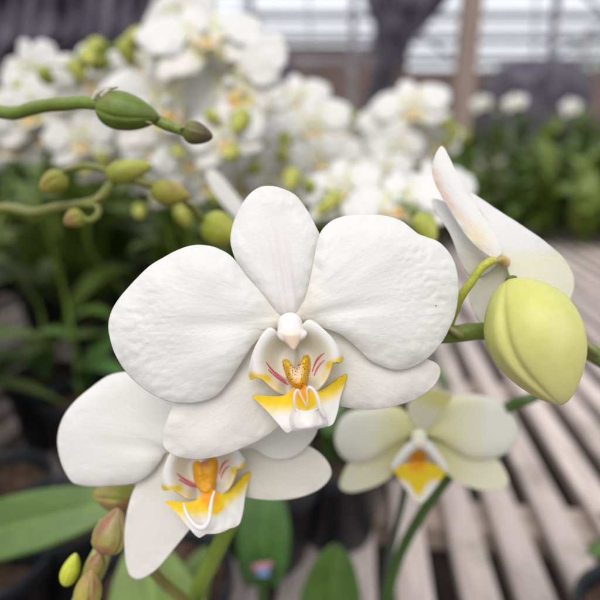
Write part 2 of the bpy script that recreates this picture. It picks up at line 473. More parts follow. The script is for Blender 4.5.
def tendrils():
    out = []
    z = -8.6
    for pts, rad in ((((317.5,408.5,z+.2),(309,412,z-.9),(302,411.8,z-.9),(296.5,409.5,z+.2),(294.3,401,z-.4),(295,393,z-.5),(298,390,z),(301.2,396,z+.3),(305.2,404,z+.6),(306.4,408,z+1.2)), (.9,1.3,1.3,1.35,1.4,1.35,1.15,.75,.6,.4)),
                     (((325,417,z-.2),(321,409,z-.6),(318,399,z-.8),(314.3,391,z-.6),(309.5,387.2,z-.3),(306.8,391,z),(307.6,399,z+.4),(306.6,407.5,z+1.2)), (1.5,2.0,1.8,1.55,1.3,.95,.65,.4))):
        v, f, c = tube_data([cpt(*p) for p in pts], [r * PXM for r in rad], 12, 8, colf=lambda t, a: (.80, .79, .775))
        out.append(mesh_from('tendril', v, f, c))
    return out
LIP_HI = lip_mesh_data(1.0)
LIP_MD = lip_mesh_data(.55)
COLM, CAPM = column_meshes()
TEN = tendrils()
def remesh(o, vx=.00028, it=4):
    m = o.modifiers.new('join', 'REMESH'); m.mode = 'VOXEL'; m.voxel_size = vx; m.use_smooth_shade = True
    s = o.modifiers.new('soften', 'SMOOTH'); s.iterations = it; s.factor = .5
    return o
# remeshing drops colour attributes: fixed-colour materials for the fleshy column
def fleshy(name, c, mottc):
    m, t, out = nt(name); L = t.links.new
    tc = N(t, 'ShaderNodeTexCoord'); n1 = N(t, 'ShaderNodeTexNoise', Scale=350, Detail=3); L(tc.outputs['Object'], n1.inputs[0])
    mx = N(t, 'ShaderNodeMix', data_type='RGBA'); L(n1.outputs[0], mx.inputs[0]); mx.inputs[6].default_value = (*c, 1); mx.inputs[7].default_value = (*mottc, 1)
    p = N(t, 'ShaderNodeBsdfPrincipled', Roughness=.42); L(mx.outputs[2], p.inputs['Base Color'])
    p.inputs['Subsurface Weight'].default_value = .15; p.inputs['Subsurface Radius'].default_value = (.003, .0022, .0015); p.inputs['Subsurface Scale'].default_value = 1
    L(p.outputs[0], out.inputs[0]); return m
M_COLW = fleshy('column_white', (.70, .62, .59), (.74, .70, .67))
M_CAPP = fleshy('anther_peach', (.76, .54, .42), (.76, .68, .56))
COLM.materials.append(M_COLW); CAPM.materials.append(M_CAPP)
def add_lip(fl, mw, data, tend=True, call=None):
    def put(nm, me, th, mat=M_LIP):
        o = link(nm, me, mat, fl, mw)
        if th: solid(o, th)
        return o
    put('side_lobe', data['sl'], .0007); put('side_lobe', data['sr'], .0007)
    put('mid_lobe', data['mid'], .0007); put('callus', call or data['call'], 0)
    if tend: put('lip_fold', data['fold'], .0006)
    if tend:
        for t in TEN: put('tendril', t, 0)
    remesh(put('column', COLM, 0, M_COLW), .00026, 14); remesh(put('anther_cap', CAPM, 0, M_CAPP), .0002, 12)

# ------------------------------------------------------------------ plant roots
BENCH_Z = .8
def plant_root(x, y, z=BENCH_Z + .01, name='orchid_plant'):
    return empty(name, Matrix.Translation((x, y, z)))
GREEN_A = (.085, .15, .018); GREEN_B = (.16, .24, .03); OLIVE = (.19, .20, .045); DARKG = (.05, .11, .02)

def leaf_mesh(Ln, w, arch, droop, c1, c2, tw=0, n=26, m=9, fold=.22, blunt=.55):
    """strap leaf along +Y from origin, arching"""
    vs = []; cs = []; us = []; fs = []
    for i in range(n + 1):
        t = i / n
        hw = w * (math.sin(math.pi * min(1, (t * .93 + .07)) ** .85) ** blunt if t < 1 else 0)
        y = Ln * t; z = arch * math.sin(t * math.pi * .55) * Ln - droop * t ** 2.2 * Ln
        for j in range(m):
            s = j / (m - 1) * 2 - 1
            vs.append(Vector((s * hw + tw * t * t * Ln, y + (-.02 * Ln * s * s), z + abs(s) * hw * fold - (1 - abs(s)) ** 6 * .03 * w)))
            k = .5 + .5 * nz(s * 3, t * 5)
            c = mix(c1, c2, k); cs.append(mix(c, tuple(min(1, q * 1.5) for q in c), math.exp(-(s / .07) ** 2) * .6))
            us.append((s * .5, t))
    for i in range(n):
        for j in range(m - 1):
            a = i * m + j; fs.append((a, a + 1, a + m + 1, a + m))
    return mesh_from('leaf', vs, fs, cs, us)
LEAVES = [leaf_mesh(.17, .034, .35, .35, (.045, .11, .018), (.075, .16, .03)),
          leaf_mesh(.14, .030, .6, .5, (.055, .12, .02), (.09, .17, .03), .1),
          leaf_mesh(.20, .032, .25, .15, (.035, .09, .018), (.065, .135, .025), -.08),
          leaf_mesh(.12, .028, .9, .45, (.09, .17, .025), (.13, .22, .04), .05)]
def leaf(parent, mw, me, th=.0012, label=None):
    o = link('leaf', me, M_LEAF, parent, mw); solid(o, th)
    if label: o['label'] = label
    return o
def leaves_around(root, n, rr, seed, scale=1.0, z=.09, tilt=(5, 40)):
    base = world(root).translation
    for i in range(n):
        a = 360 / n * i + rr.uniform(-25, 25)
        mw = Matrix.Translation(base + Vector((0, 0, z + .006 * i))) @ Matrix.Rotation(R(a), 4, 'Z') @ Matrix.Rotation(R(rr.uniform(*tilt)), 4, 'X') @ Matrix.Scale(scale * rr.uniform(.8, 1.2), 4)
        leaf(root, mw, LEAVES[(i + seed) % 4])
# pot
def lathe(prof, n=40):
    vs = []; fs = []
    for r, z in prof:
        for k in range(n):
            a = 2 * math.pi * k / n; vs.append(Vector((r * math.cos(a), r * math.sin(a), z)))
    for i in range(len(prof) - 1):
        for k in range(n):
            l = (k + 1) % n; fs.append((i * n + k, i * n + l, (i + 1) * n + l, (i + 1) * n + k))
    return vs, fs
pv, pf = lathe([(.001, 0), (.034, 0), (.036, .003), (.046, .078), (.049, .079), (.051, .081), (.051, .094), (.0495, .096), (.047, .095), (.0455, .082), (.044, .076)])
POT = mesh_from('plant_pot', pv, pf)
def med_mesh():
    vs = []; fs = []; n = 40; rg = 10
    for k in range(rg + 1):
        for i in range(n):
            a = 2 * math.pi * i / n; r = .0455 * k / rg
            vs.append(Vector((r * math.cos(a), r * math.sin(a), .080 + .006 * nz(r * math.cos(a) * 120, r * math.sin(a) * 120))))
    for k in range(rg):
        for i in range(n):
            j = (i + 1) % n; fs.append((k * n + i, k * n + j, (k + 1) * n + j, (k + 1) * n + i))
    return mesh_from('potting_bark', vs, fs)
MEDM = med_mesh()
POTS = []
def pot(x, y, label, group='black nursery pots on the slatted bench', z=BENCH_Z + .003, s=1.0):
    POTS.append((x, y))
    r = empty('plant_pot', Matrix.Translation((x, y, z)) @ Matrix.Scale(s, 4)); tag(r, label, 'plant pot', group)
    link('pot_body', POT, M_POT, r); link('potting_bark', MEDM, M_BARK, r)
    return r

# ================================================================== PLANT A : the flower in focus, the side-on flower, the big bud
pA = plant_root(.235, .26)
tag(pA, 'white orchid in sharp focus with yellow lip, side-on bloom and fat yellow-green bud', 'orchid', 'white orchids on the slatted bench')
A = world(pA).translation
colS = stemcol((.075, .12, .015), (.16, .20, .03), 3)
sp = [A + Vector((0, 0, .08)), A + Vector((.01, -.04, .24)), W(640, 380, .185), W(560, 336, .168), W(487, 331, .158), W(440, 335, .158), W(380, 330, .165), W(330, 322, .172), W(296, 300, .178)]
sr = [.0036, .0034, .003, .0027, .00265, .0026, .0022, .0018, .0013]
tube('flower_stem', [(sp, sr), ([W(330, 322, .172), W(305, 326, .163), W(292, 328, .150), W(291, 326, .144)], [.0016, .0016, .0018, .0022])], M_STEM, pA, colS, 16)
fmw = CAM @ Matrix.Translation(ORG)
f = empty('flower', fmw, pA); f['label'] = 'large white flower facing the camera with yellow and crimson lip'
for key, nm, dzf, cf_, s in (('dorsal', 'sepal', dz_dorsal, c_dorsal, 1), ('petal_l', 'petal', dz_petal, c_petal, 2), ('petal_r', 'petal', dz_petal, c_petal, 3), ('sepal_l', 'sepal', dz_sepal, c_sepal, 4), ('sepal_r', 'sepal', dz_sepal, c_sepal, 5)):
    q = MF[key]
    me = sheet(nm, q['o'], q['b'], q['t'], dzf, cf_, FD, ORG, n=260, rings=90, wob=1.0, seed=s * 10)
    solid(link(nm, me, M_PETAL, f), .0005)
add_lip(f, fmw, LIP_HI)

# side-on flower at the right
fr = empty('flower', CAM @ Matrix.Translation(cf(500, 255, .152)), pA); fr['label'] = 'white flower seen from the side behind the fat bud'
OR2 = cf(500, 255, .152)
def mk(nm, out, b, t, dzf, colf, D, org, parent, n=110, rings=26, wob=.8, seed=0, th=.0006, mat=None):
    me = sheet(nm, out, b, t, dzf, colf, D, org, n=n, rings=rings, wob=wob, seed=seed)
    return solid(link(nm, me, mat or M_PETAL, parent), th)
def c_blush(u, v, r, p):
    # stripe along the keel of the side-on sepal
    kx = [(433, 172), (440, 190), (455, 210), (475, 233), (500, 262)]
    d = 1e9
    for a, b in zip(kx, kx[1:]):
        A_ = Vector(a); B_ = Vector(b); P_ = Vector(p); s = max(0, min(1, (P_ - A_).dot(B_ - A_) / (B_ - A_).length_squared))
        d = min(d, (P_ - (A_ + (B_ - A_) * s)).length)
    k = math.exp(-(d / 4.6) ** 2)
    c = mix((.80, .79, .775), (.80, .60, .44), k * .7 * (1 - .5 * sst(.3, .7, 1 - u)))
    return mix(c, (.78, .72, .45), .6 * math.exp(-(math.dist(p, (472, 240)) / 14) ** 2))
mk('sepal', [(500,256),(492,258),(470,240),(452,213),(441,194),(434,180),(432.5,170),(434.5,158),(438,150),(442.5,146.5),(450,160),(460,180),(470,198),(481,214),(493,232),(502,250)], (500,256), (442,147),
   lambda u, v, r, p: -2 + 6 * u + 60 * v * v + 2 * u * u, c_blush, .150, OR2, fr, seed=1)
mk('petal', [(500,258),(485,235),(465,218),(448,204),(434,199),(432,204),(440,218),(450,234),(459,256),(469,275),(485,275)], (500,258), (433,201),
   lambda u, v, r, p: 3 + 7 * u + 20 * v * v, lambda u, v, r, p: mix((.77, .77, .75), (.78, .74, .62), sst(.5, 0, u)), .152, OR2, fr, seed=2)
mk('petal', [(505,262),(497,246),(490,228),(480,212),(470,199),(470.5,192.5),(478,197),(487,203),(500,212),(514,221),(526,229),(546,243),(566,262),(574,284),(566,306),(545,312),(522,296),(510,276)], (505,262), (505,205),
   lambda u, v, r, p: 1 + 5 * u + 5 * v * v, lambda u, v, r, p: mix((.79, .79, .785), (.78, .76, .62), sst(.35, 0, u)), .153, OR2, fr, seed=3)
mk('sepal', [(498,256),(482,262),(470,277),(468,292),(472,308),(480,322),(495,328),(512,318),(522,300),(515,276)], (500,258), (488,325),
   lambda u, v, r, p: 3 + 3 * u + 12 * v * v, lambda u, v, r, p: mix((.78, .75, .62), (.77, .76, .70), u), .153, OR2, fr, seed=4)
tube('pedicel', [([W(505, 262, .1535), W(500, 258.5, .150), W(491, 261, .148), (W(481, 268, .148)), W(472, 281, .149), W(462, 295, .151), W(453, 314, .156), W(446, 333, .160)],
                  [.0016, .0013, .0012, .0012, .0012, .00125, .0014, .0018])], M_STEM, fr, lambda t, an: mix((.62, .42, .17), (.36, .38, .045), sst(.05, .4, t)), 14)
FATPH = 167
# fat bud
b0 = W(509, 279, .142); b1 = W(563, 405, .137)
mb = bud(pA, b0, b1, .0132, (.48, .49, .14), (.56, .54, .20), (.62, .60, .36), 'fat yellow-green bud about to open', roll=0, phase=R(FATPH), gd=.095, tipk=.92, blush=.30, seed=4, n=90, m=60); mb.data.materials.clear(); mb.data.materials.append(vcol_mat('fat_bud', .42, .0, .35, grain=.00006, grainscale=1300, mott=.05, mottscale=300, sss=.2))
tube('bud_stalk', [([W(508, 332, .163), W(516, 310, .162), W(518, 290, .154), W(512, 282, .146)], [.0014, .0013, .0013, .002])], M_STEM, pA, colS)
leaves_around(pA, 3, random.Random(2), 0, .5)
pot(A.x, A.y, 'black nursery pot at the right edge of the bench under the fat bud')

# ================================================================== PLANT B : lower-left flower
DB = .163
ORB = cf(205, 462, DB)
pB = plant_root(-.10, .30)
tag(pB, 'white orchid low at left with its yellow lip half under the sharp flower', 'orchid', 'white orchids on the slatted bench')
fb = empty('flower', CAM @ Matrix.Translation(ORB), pB); fb['label'] = 'white flower facing slightly right'
def pB_dz(u, v, r, p): return -1 + 2 * u + 8 * v * v + .9 * math.exp(-(v / .05) ** 2) * (1 - u) + .9 * nz(p[0] * .02, p[1] * .02, 8) + 2 * r ** 8
mk('petal', [(208,452),(196,432),(186,408),(168,385),(150,376),(135,372),(120,373),(107,377),(92,387.5),(75,402),(63,419),(58,440),(62,463),(71,480),(80,484.5),(95,486),(122,484.5),(137,481.5),(150,473),(160,461),(167,452),(185,452),(200,456)], (204,452), (60,440), pB_dz, c_petal, DB, ORB, fb, n=160, rings=44, seed=21)
mk('sepal', [(205,450),(188,434),(172,414),(172,400),(185,388),(205,388),(222,405),(226,430),(216,446)], (208,450), (190,388), lambda u, v, r, p: 3 + 3 * u + 6 * v * v, c_sepal, DB, ORB, fb, seed=22)
mk('petal', [(212,450),(225,425),(250,405),(280,398),(305,405),(317,418),(317,431),(308,445),(295,456),(281,459),(268,457),(251,448),(230,452)], (214,450), (316,425), lambda u, v, r, p: 0 + 2 * u + 7 * v * v, lambda u, v, r, p: mix((.80, .785, .74), (.80, .79, .76), u), DB, ORB, fb, seed=23)
mk('sepal', [(205,455),(185,450),(163,453),(147,472),(137,484),(129,505),(125,530),(125,552),(127,566),(131,576),(141,578.5),(157,568.5),(172,551),(188,531),(203,510),(214,485),(215,465)], (206,456), (132,577), lambda u, v, r, p: 3 + 3 * u + 10 * v * v, c_sepal, DB, ORB, fb, n=140, rings=34, seed=24)
mk('sepal', [(212,455),(231,448),(252,441),(282,440),(308,446),(323,456),(331,469),(329,479),(319,489),(301,496.5),(281,499.5),(260,499),(241,495),(222,486),(210,470)], (214,462), (331,472), lambda u, v, r, p: 4 + 2 * u + 10 * v * v, lambda u, v, r, p: mix((.72, .70, .58), (.79, .775, .72), sst(.0, .8, u)), DB, ORB, fb, n=140, rings=34, seed=25)
# its lip: the same organ, turned a little
lipmw = CAM @ Matrix.Translation(cf(200.5, 454, DB - .003)) @ Matrix.Rotation(R(3), 4, 'Z') @ Matrix.Rotation(R(10), 4, 'Y') @ Matrix.Rotation(R(2), 4, 'X') @ Matrix.Scale(1.02, 4)
def c_call2(u, v, r, p):
    c = mix((.84, .50, .03), (.80, .34, .02), .5 + .5 * nz(p[0] * .3, p[1] * .3, 9))
    return mix(c, (.70, .22, .28), .6 * (1 - sst(3, 6, math.dist(p, (297, 356)))))
def dz_call2(u, v, r, p): return 1.8 - 2.6 * sst(374, 389, p[1]) - 3.2 * (1 - r ** 3) + .9 * math.exp(-((p[0] - 297) / 4) ** 2) * (1 - r) + .4 * nz(p[0] * .2, p[1] * .2)
CALL2 = [(284,357),(290,354),(297,355),(303,352),(310,353),(312,362),(309,377),(304,388),(298,391),(290,386),(284,374)]
add_lip(fb, lipmw, LIP_HI, False, sheet('callus', CALL2, (298, 390), (296, 360), dz_call2, c_call2, FD, ORG, n=90, rings=30, centre=(297, 374)))
tube('tendril', [([W(*q) for q in ((183.5,503.5,.1515),(186,512,.1500),(190.5,520,.1492),(197,526.5,.1488),(204,527,.1488),(209,520,.1490),(210.5,509,.1496),(212,499,.1502),(214.5,491,.1512))],
                  [.0003, .00045, .0006, .00075, .0008, .0007, .0006, .00045, .00025])], M_LIP, fb, lambda t, a: (.82, .81, .80), 12, 0)
B_ = world(pB).translation
colB = stemcol((.13, .20, .02), (.24, .33, .04), 8)
tube('flower_stem', [([B_ + Vector((0, 0, .08)), W(150, 720, .30), W(192, 605, .235), W(215, 555, .215), W(236, 508, .20), W(240, 470, .19), W(225, 450, .178), W(206, 450, .168)], [.004, .0038, .0036, .0034, .003, .0022, .0018, .002])], M_STEM, pB, colB)
tube('flower_stem', [([W(175, 650, .26), W(205, 625, .235), W(185, 601, .215), W(165, 584, .205), W(150, 566, .195), W(142, 540, .19)], [.002, .002, .0021, .002, .0018, .0012])], M_STEM, pB, stemcol((.14, .13, .03), (.22, .20, .05), 9))
pot(B_.x, B_.y, 'black nursery pot under the low white flower at left')
def big_leaf(root, base, tip, w, c1, c2, nrm_up=Vector((0, 0, 1)), arch=.12, droop=.02, label=None, fold=.15, blunt=.5):
    Ln = (tip - base).length
    y = (tip - base).normalized(); x = y.cross(nrm_up).normalized(); z = x.cross(y)
    mw = Matrix((x, y, z)).transposed().to_4x4(); mw = Matrix.Translation(base) @ mw
    me = leaf_mesh(Ln, w, arch, droop, c1, c2, 0, 40, 15, fold, blunt)
    return leaf(root, mw, me, .0016, label)
back = (CAM.to_3x3() @ Vector((0, .35, 1))).normalized()
LG1 = (.115, .18, .03); LG2 = (.16, .235, .045)
big_leaf(pB, W(190, 760, .28), W(142, 532, .31), .032, LG1, LG2, back, .05, .03)
big_leaf(pB, W(-60, 545, .36), W(140, 494, .37), .020, (.07, .14, .02), (.10, .18, .03), back, .05, .02)
big_leaf(pB, W(150, 700, .33), W(208, 545, .37), .016, (.10, .16, .02), (.14, .20, .035), back, .05, .02)

# ================================================================== PLANT C : lower-right greenish flower
DC = .24
ORC = cf(418, 440, DC)
pC = plant_root(.05, .19)
tag(pC, 'pale greenish-white orchid over the bare slats below the sharp flower', 'orchid', 'white orchids on the slatted bench')
fc = empty('flower', CAM @ Matrix.Translation(ORC), pC); fc['label'] = 'pale greenish-white flower nodding forward'
GW = (.80, .80, .73); GY = (.76, .74, .38)
def c_c(u, v, r, p):
    return mix(GY, GW, sst(-.05, .85, u + .1 * nz(p[0] * .06, p[1] * .06)))
def c_cs(u, v, r, p): return mix(GY, (.78, .77, .60), sst(.05, .7, u))
def dzc(u, v, r, p): return -1 + 4 * u + 14 * v * v + .8 * nz(p[0] * .03, p[1] * .03) + 2.0 * r ** 8
mk('sepal', [(420,432),(410,418),(408,404),(418,396),(428,390.5),(434,388.5),(444,391),(452,395),(447,405),(438,416),(430,428)], (420,432), (440,389), lambda u, v, r, p: 0 - 10 * u + 10 * v * v, lambda u, v, r, p: mix((.77, .75, .36), (.79, .78, .62), sst(.1, .7, abs(u - .8) * 2)), DC, ORC, fc, seed=31)
mk('petal', [(418,432),(408,414),(392,406),(371,408),(351,411.5),(340,421),(335,438),(339,452),(347,460),(358,462.5),(371,459.5),(385,450),(400,442)], (417,432), (336,438), dzc, c_c, DC, ORC, fc, n=120, rings=30, seed=32)
mk('petal', [(420,432),(427,415),(438,402),(452,396.5),(472,394.5),(488,398),(500,404),(512,414),(518.5,429),(515,442),(505,453),(489,458.5),(470,458),(455,450),(440,440)], (420,432), (518,430), dzc, c_c, DC, ORC, fc, n=120, rings=30, seed=33)
mk('sepal', [(405,440),(385,448),(365,455),(350,462),(342,476),(340,487),(350,492),(368,488.5),(386,480),(396,470),(408,458)], (410,442), (342,488), lambda u, v, r, p: 5 + 4 * u + 10 * v * v, c_cs, DC, ORC, fc, seed=34)
mk('sepal', [(430,440),(455,448),(478,453),(495,458),(504,469),(508.5,482),(503,489),(484,490.5),(463,484),(446,473),(432,458)], (428,442), (507,485), lambda u, v, r, p: 5 + 4 * u + 10 * v * v, c_cs, DC, ORC, fc, seed=35)
def c_lr(u, v, r, p):
    x, y = p
    k = 1 - sst(476, 484, y + 1.2 * nz(x * .5, y * .1) - 16 * math.exp(-((x - 418) / 7) ** 2))
    c = mix((.80, .79, .72), (.78, .60, .02), k)
    return mix(c, (.80, .34, .01), 1 - sst(4, 13, math.dist((x, y), (417, 462))))
def c_lrt(u, v, r, p):
    x, y = p
    c = mix((.78, .75, .62), (.78, .38, .02), 1 - sst(5, 13, math.dist((x, y), (418, 457))))
    return mix(c, (.45, .10, .05), .7 * sst(.15, .5, nz(x * .35, y * .35, 3)) * (1 - sst(6, 16, math.dist((x, y), (418, 452)))))
mk('throat', [(418,443),(409,451),(400,461),(396,467),(408,472),(420,473),(433,472),(443,468),(437,459),(428,449)], (418,470), (418,443), lambda u, v, r, p: -2 + 4 * (1 - r * r), c_lrt, DC, ORC, fc, n=90, rings=30, wob=0, seed=36, mat=M_LIP)
mk('mid_lobe', [(392,466),(400,464.5),(410,463),(418,462),(428,463),(438,465.5),(447,469.5),(441,479),(433,490),(425,500),(420.5,503),(415,500),(406,489),(398,477)], (418,462), (420,503), lambda u, v, r, p: -5 - 4 * (1 - abs(p[0] - 419) / 27) + .3 * nz(p[0] * .2, p[1] * .2), c_lr, DC, ORC, fc, n=110, rings=34, wob=0, seed=37, mat=M_LIP)
wl_ = lambda u, v, r, p: (.80, .79, .76)
mk('side_lobe', [(420,436),(412,440),(401,451),(392,464),(393,469),(400,465),(407,457),(414,450),(420,446)], (420,440), (392,467), lambda u, v, r, p: -6.0 - 1.5 * (1 - r * r), wl_, DC, ORC, fc, wob=.2, seed=38, mat=M_LIP)
mk('side_lobe', [(418,436),(428,440),(438,452),(447,466),(447,472),(441,468),(433,459),(426,451),(419,446)], (419,440), (447,470), lambda u, v, r, p: -6.0 - 1.5 * (1 - r * r), wl_, DC, ORC, fc, wob=.2, seed=39, mat=M_LIP)
V, Fc, C = merge([ellip(cf(419, 436, DC - .005) - ORC, (.0034, .0032, .0026), col=(.78, .77, .60)), ellip(cf(419, 441, DC - .0065) - ORC, (.0034, .0034, .0022), col=(.78, .76, .60))])
link('column', mesh_from('column', V, Fc, C), M_COLUMN, fc)
C_ = world(pC).translation
colC = stemcol((.035, .08, .015), (.065, .12, .025), 5)
tube('flower_stem', [([C_ + Vector((0, 0, .08)), W(380, 640, .345), W(388, 595, .325), W(400, 555, .31), W(418, 520, .285), W(440, 488, .27), W(468, 452, .26), W(493, 422, .25), W(512, 405, .245), W(532, 398, .24), W(560, 385, .25)], [.0036, .0034, .0034, .0032, .003, .0029, .0026, .0025, .0026, .0024, .0015]),
                     ([W(468, 452, .26), W(445, 442, .255), W(425, 438, .245)], [.0016, .0014, .0018])], M_STEM, pC, colC)
st = empty('plant_stake', Matrix.Translation(C_)); tag(st, 'thin dark stake standing beside the green stem over the slats', 'plant stake')
tube('stake_rod', [([C_ + Vector((-.012, -.005, .06)), W(383, 600, .335), W(405, 490, .29), W(410, 470, .285)], [.0022, .002, .002, .0018])], plain_mat('stake_green', (.06, .08, .06), (.10, .12, .09), 60, .6), st, lambda t, a: (.1, .1, .1), bumpy=0)
leaves_around(pC, 3, random.Random(5), 1, .4, tilt=(0, 5))
pot(C_.x, C_.y, 'black nursery pot at the foot of the greenish orchid')

# the leafy plant and pot behind the sharp flower's lip
pD = plant_root(W(332, 540, .47).x, W(332, 540, .47).y)
tag(pD, 'leafy young orchid with a round-tipped green leaf at the bottom centre', 'orchid', 'white orchids on the slatted bench')
big_leaf(pD, W(322, 680, .38), W(336, 541, .35), .0235, (.07, .14, .03), (.10, .18, .04), back, .03, .02, blunt=.42)
big_leaf(pD, W(262, 585, .42), W(266, 470, .44), .022, (.045, .12, .02), (.07, .16, .03), back, .03, .02)
tube('flower_stem', [([W(265, 640, .42), W(262, 590, .41), W(262, 560, .41)], [.004, .004, .003])], M_STEM, pD, colC)
clip = empty('plant_clip', Matrix.Translation(W(262, 566, .405)) @ Matrix.Rotation(R(-42), 4, 'X')); tag(clip, 'small pink and blue clip on the green stem at bottom', 'clip')
bm = bmesh.new()
bmesh.ops.create_cone(bm, cap_ends=False, segments=24, radius1=.0065, radius2=.006, depth=.0045)
for v in bm.verts: v.co.x *= 1.15; v.co.z += v.co.x * .15
o = bm_obj('clip_ring', bm, plain_mat('pink_plastic', (.42, .16, .20), (.50, .22, .26), 30, .5), clip, smooth=True); solid(o, .0015)
bm = bmesh.new(); box_bm(bm, -.003, .006, -.0085, -.0065, -.007, -.001, .0006)
bm_obj('clip_tab', bm, plain_mat('blue_plastic', (.10, .16, .32), (.14, .22, .40), 30, .5), clip)
dp = W(337, 525, .55)
pot(dp.x, dp.y, 'black nursery pot in the centre of the bench beyond the round-tipped leaf', s=1.05)
pE = plant_root(dp.x, dp.y)
tag(pE, 'short-leaved orchid growing in the centre black pot', 'orchid', 'white orchids on the slatted bench')
leaves_around(pE, 4, random.Random(12), 2, .6, z=.07, tilt=(10, 50))

# ================================================================== bud sprays at the left
def spray(name_label, rootxy, paths, col, budlist, cat='orchid'):
    r = plant_root(*rootxy); tag(r, name_label, cat, 'white orchids on the slatted bench')
    for pth in paths:
        pts = [p if isinstance(p, Vector) else W(*p[:3]) for p in pth[0]]
        tube('flower_stem', [(pts, pth[1])], M_STEM, r, col, 14)
    for b in budlist:
        bud(r, W(*b['b']), W(*b['t']), b['w'], b['ca'], b['cb'], b['cc'], b.get('label'), **b.get('kw', {}))
    return r
# top-left green bud and its dark tip bud
rF = (-.20, .22)
pF = spray('orchid spray of tight green buds crossing in from the upper left', rF,
      [([Vector((rF[0], rF[1], .88)), Vector((-.22, .20, 1.08)), W(-60, 150, .19), W(20, 112, .178), W(75, 103, .172), W(97, 104, .170), W(105, 106, .170)], [.003, .003, .0026, .0022, .0021, .002, .002]),
       ([W(140, 113, .170), W(152, 118, .170), W(165, 124, .170), W(178, 129, .170), W(188, 132, .170)], [.0018, .0018, .0019, .0016, .0018])],
      stemcol((.10, .15, .018), (.18, .24, .035), 12),
      [dict(b=(97, 107, .170), t=(160, 118, .168), w=.0066, ca=(.125, .18, .022), cb=(.10, .15, .018), cc=(.16, .13, .06), label='plump green bud', kw=dict(seed=3, blush=.35, gd=.07, phase=1.1, tipk=.75, n=80, m=50)),
       dict(b=(183, 130, .170), t=(213, 137, .169), w=.0040, ca=(.12, .14, .025), cb=(.09, .065, .035), cc=(.13, .07, .055), label='small brown-tipped bud', kw=dict(seed=9, blush=.75, gd=.10, phase=.4, n=60, m=40))])
# bract tatters on the plump bud
bm_pts = [((95, 96), (104, 90), (118, 87)), ((93, 100), (97, 93), (103, 92)), ((101, 97), (108, 91), (111, 92))]
tube('bract', [([W(p[0], p[1], .1655) for p in q], [.0007, .0009, .0003]) for q in bm_pts], M_STEM, pF, lambda t, a: (.42, .40, .30), 8)
# mid-left spray
rG = (-.24, .32)
DG = .215
YG = (.25, .26, .03); YG2 = (.33, .28, .055); BR = (.28, .14, .06)
pG = spray('olive orchid spray with forked stalks and small yellowish buds at the left', rG,
      [([Vector((rG[0], rG[1], .88)), Vector((-.24, .28, 1.0)), W(-30, 240, .26), W(40, 212, .23), W(75, 205, .22), W(97, 200, .216), W(112, 184, .215), W(122, 176, .215), W(140, 181, .215), W(160, 188, .216), W(182, 198, .218), W(196, 212, .224), W(206, 228, .232)], [.003, .003, .0025, .0022, .0018, .002, .0021, .0024, .0022, .002, .0019, .0018, .0014]),
       ([W(116, 180, .215), W(104, 170, .213), W(88, 166, .212), W(74, 168, .212), W(50, 176, .214)], [.0016, .0014, .0013, .0013, .001]),
       ([W(86, 205, .216), W(97, 206, .213), W(98, 214, .212), W(90, 220, .212), W(78, 216, .213)], [.0014, .0013, .0013, .0013, .001])],
      stemcol((.12, .13, .025), (.21, .22, .05), 15),
      [dict(b=(106, 176, .213), t=(152, 165, .214), w=.0052, ca=(.24, .27, .035), cb=(.33, .34, .06), cc=(.4, .36, .08), kw=dict(seed=5, gd=.08)),
       dict(b=(152, 190, .214), t=(190, 196, .212), w=.0056, ca=YG, cb=YG2, cc=BR, label='round yellow bud with brown blush', kw=dict(seed=8, blush=.8)),
       dict(b=(203, 222, .232), t=(240, 238, .230), w=.0082, ca=(.25, .29, .025), cb=(.34, .35, .05), cc=(.4, .36, .08), kw=dict(seed=2, gd=.07)),
       dict(b=(84, 214, .213), t=(64, 224, .212), w=.0042, ca=YG, cb=(.25, .17, .07), cc=BR, kw=dict(seed=7, blush=.8)),
       dict(b=(66, 175, .213), t=(40, 190, .212), w=.005, ca=YG, cb=YG2, cc=BR, kw=dict(seed=11))])
# bottom-left spray tip
rH = (-.17, .20)
DH = .172
PB1 = (.24, .23, .045); PB2 = (.24, .15, .06); PK = (.24, .095, .06)
pH = spray('orchid spray tip with clustered blushed buds at the bottom left', rH,
      [([Vector((rH[0], rH[1], .88)), W(10, 700, .20), W(62, 640, .180), W(80, 596, .175), W(92, 563, .174), W(106, 538, .174), W(113, 524, .174)], [.003, .0028, .0022, .0021, .002, .0018, .0016]),
       ([W(62, 640, .180), W(100, 575, .185), W(112, 535, .187), W(116, 508, .186), W(120, 500, .185)], [.0014, .0014, .0013, .0013, .0013])],
      stemcol((.22, .24, .06), (.33, .34, .12), 18),
      [dict(b=(107, 552, .172), t=(118, 508, .171), w=.0062, ca=PB1, cb=(.28, .22, .10), cc=PK, label='pointed bud with overlapping blushed sepals', kw=dict(seed=21, blush=.85, gd=.13, phase=1.0, tipk=.72, n=80, m=50)),
       dict(b=(92, 576, .171), t=(101, 552, .170), w=.0030, ca=PB1, cb=PB2, cc=PK, kw=dict(seed=23, blush=.9)),
       dict(b=(85, 612, .170), t=(92, 568, .168), w=.0046, ca=(.32, .30, .05), cb=(.30, .22, .07), cc=PK, kw=dict(seed=25, blush=.8, phase=.5)),
       dict(b=(66, 585, .172), t=(76, 553, .171), w=.0032, ca=(.42, .46, .04), cb=(.44, .48, .05), cc=(.4, .4, .05), kw=dict(seed=26, blush=.2)),
       dict(b=(136, 494, .188), t=(92, 494, .186), w=.0066, ca=(.27, .29, .05), cb=(.30, .26, .07), cc=PK, kw=dict(seed=28, blush=.7, phase=2.2))])
_q = W(70, 560, .46); pot(_q.x, _q.y, 'black nursery pot on the bench behind the bottom-left spray')
_q = W(5, 540, .50); pot(_q.x, _q.y, 'black nursery pot outermost at the left on the bench')
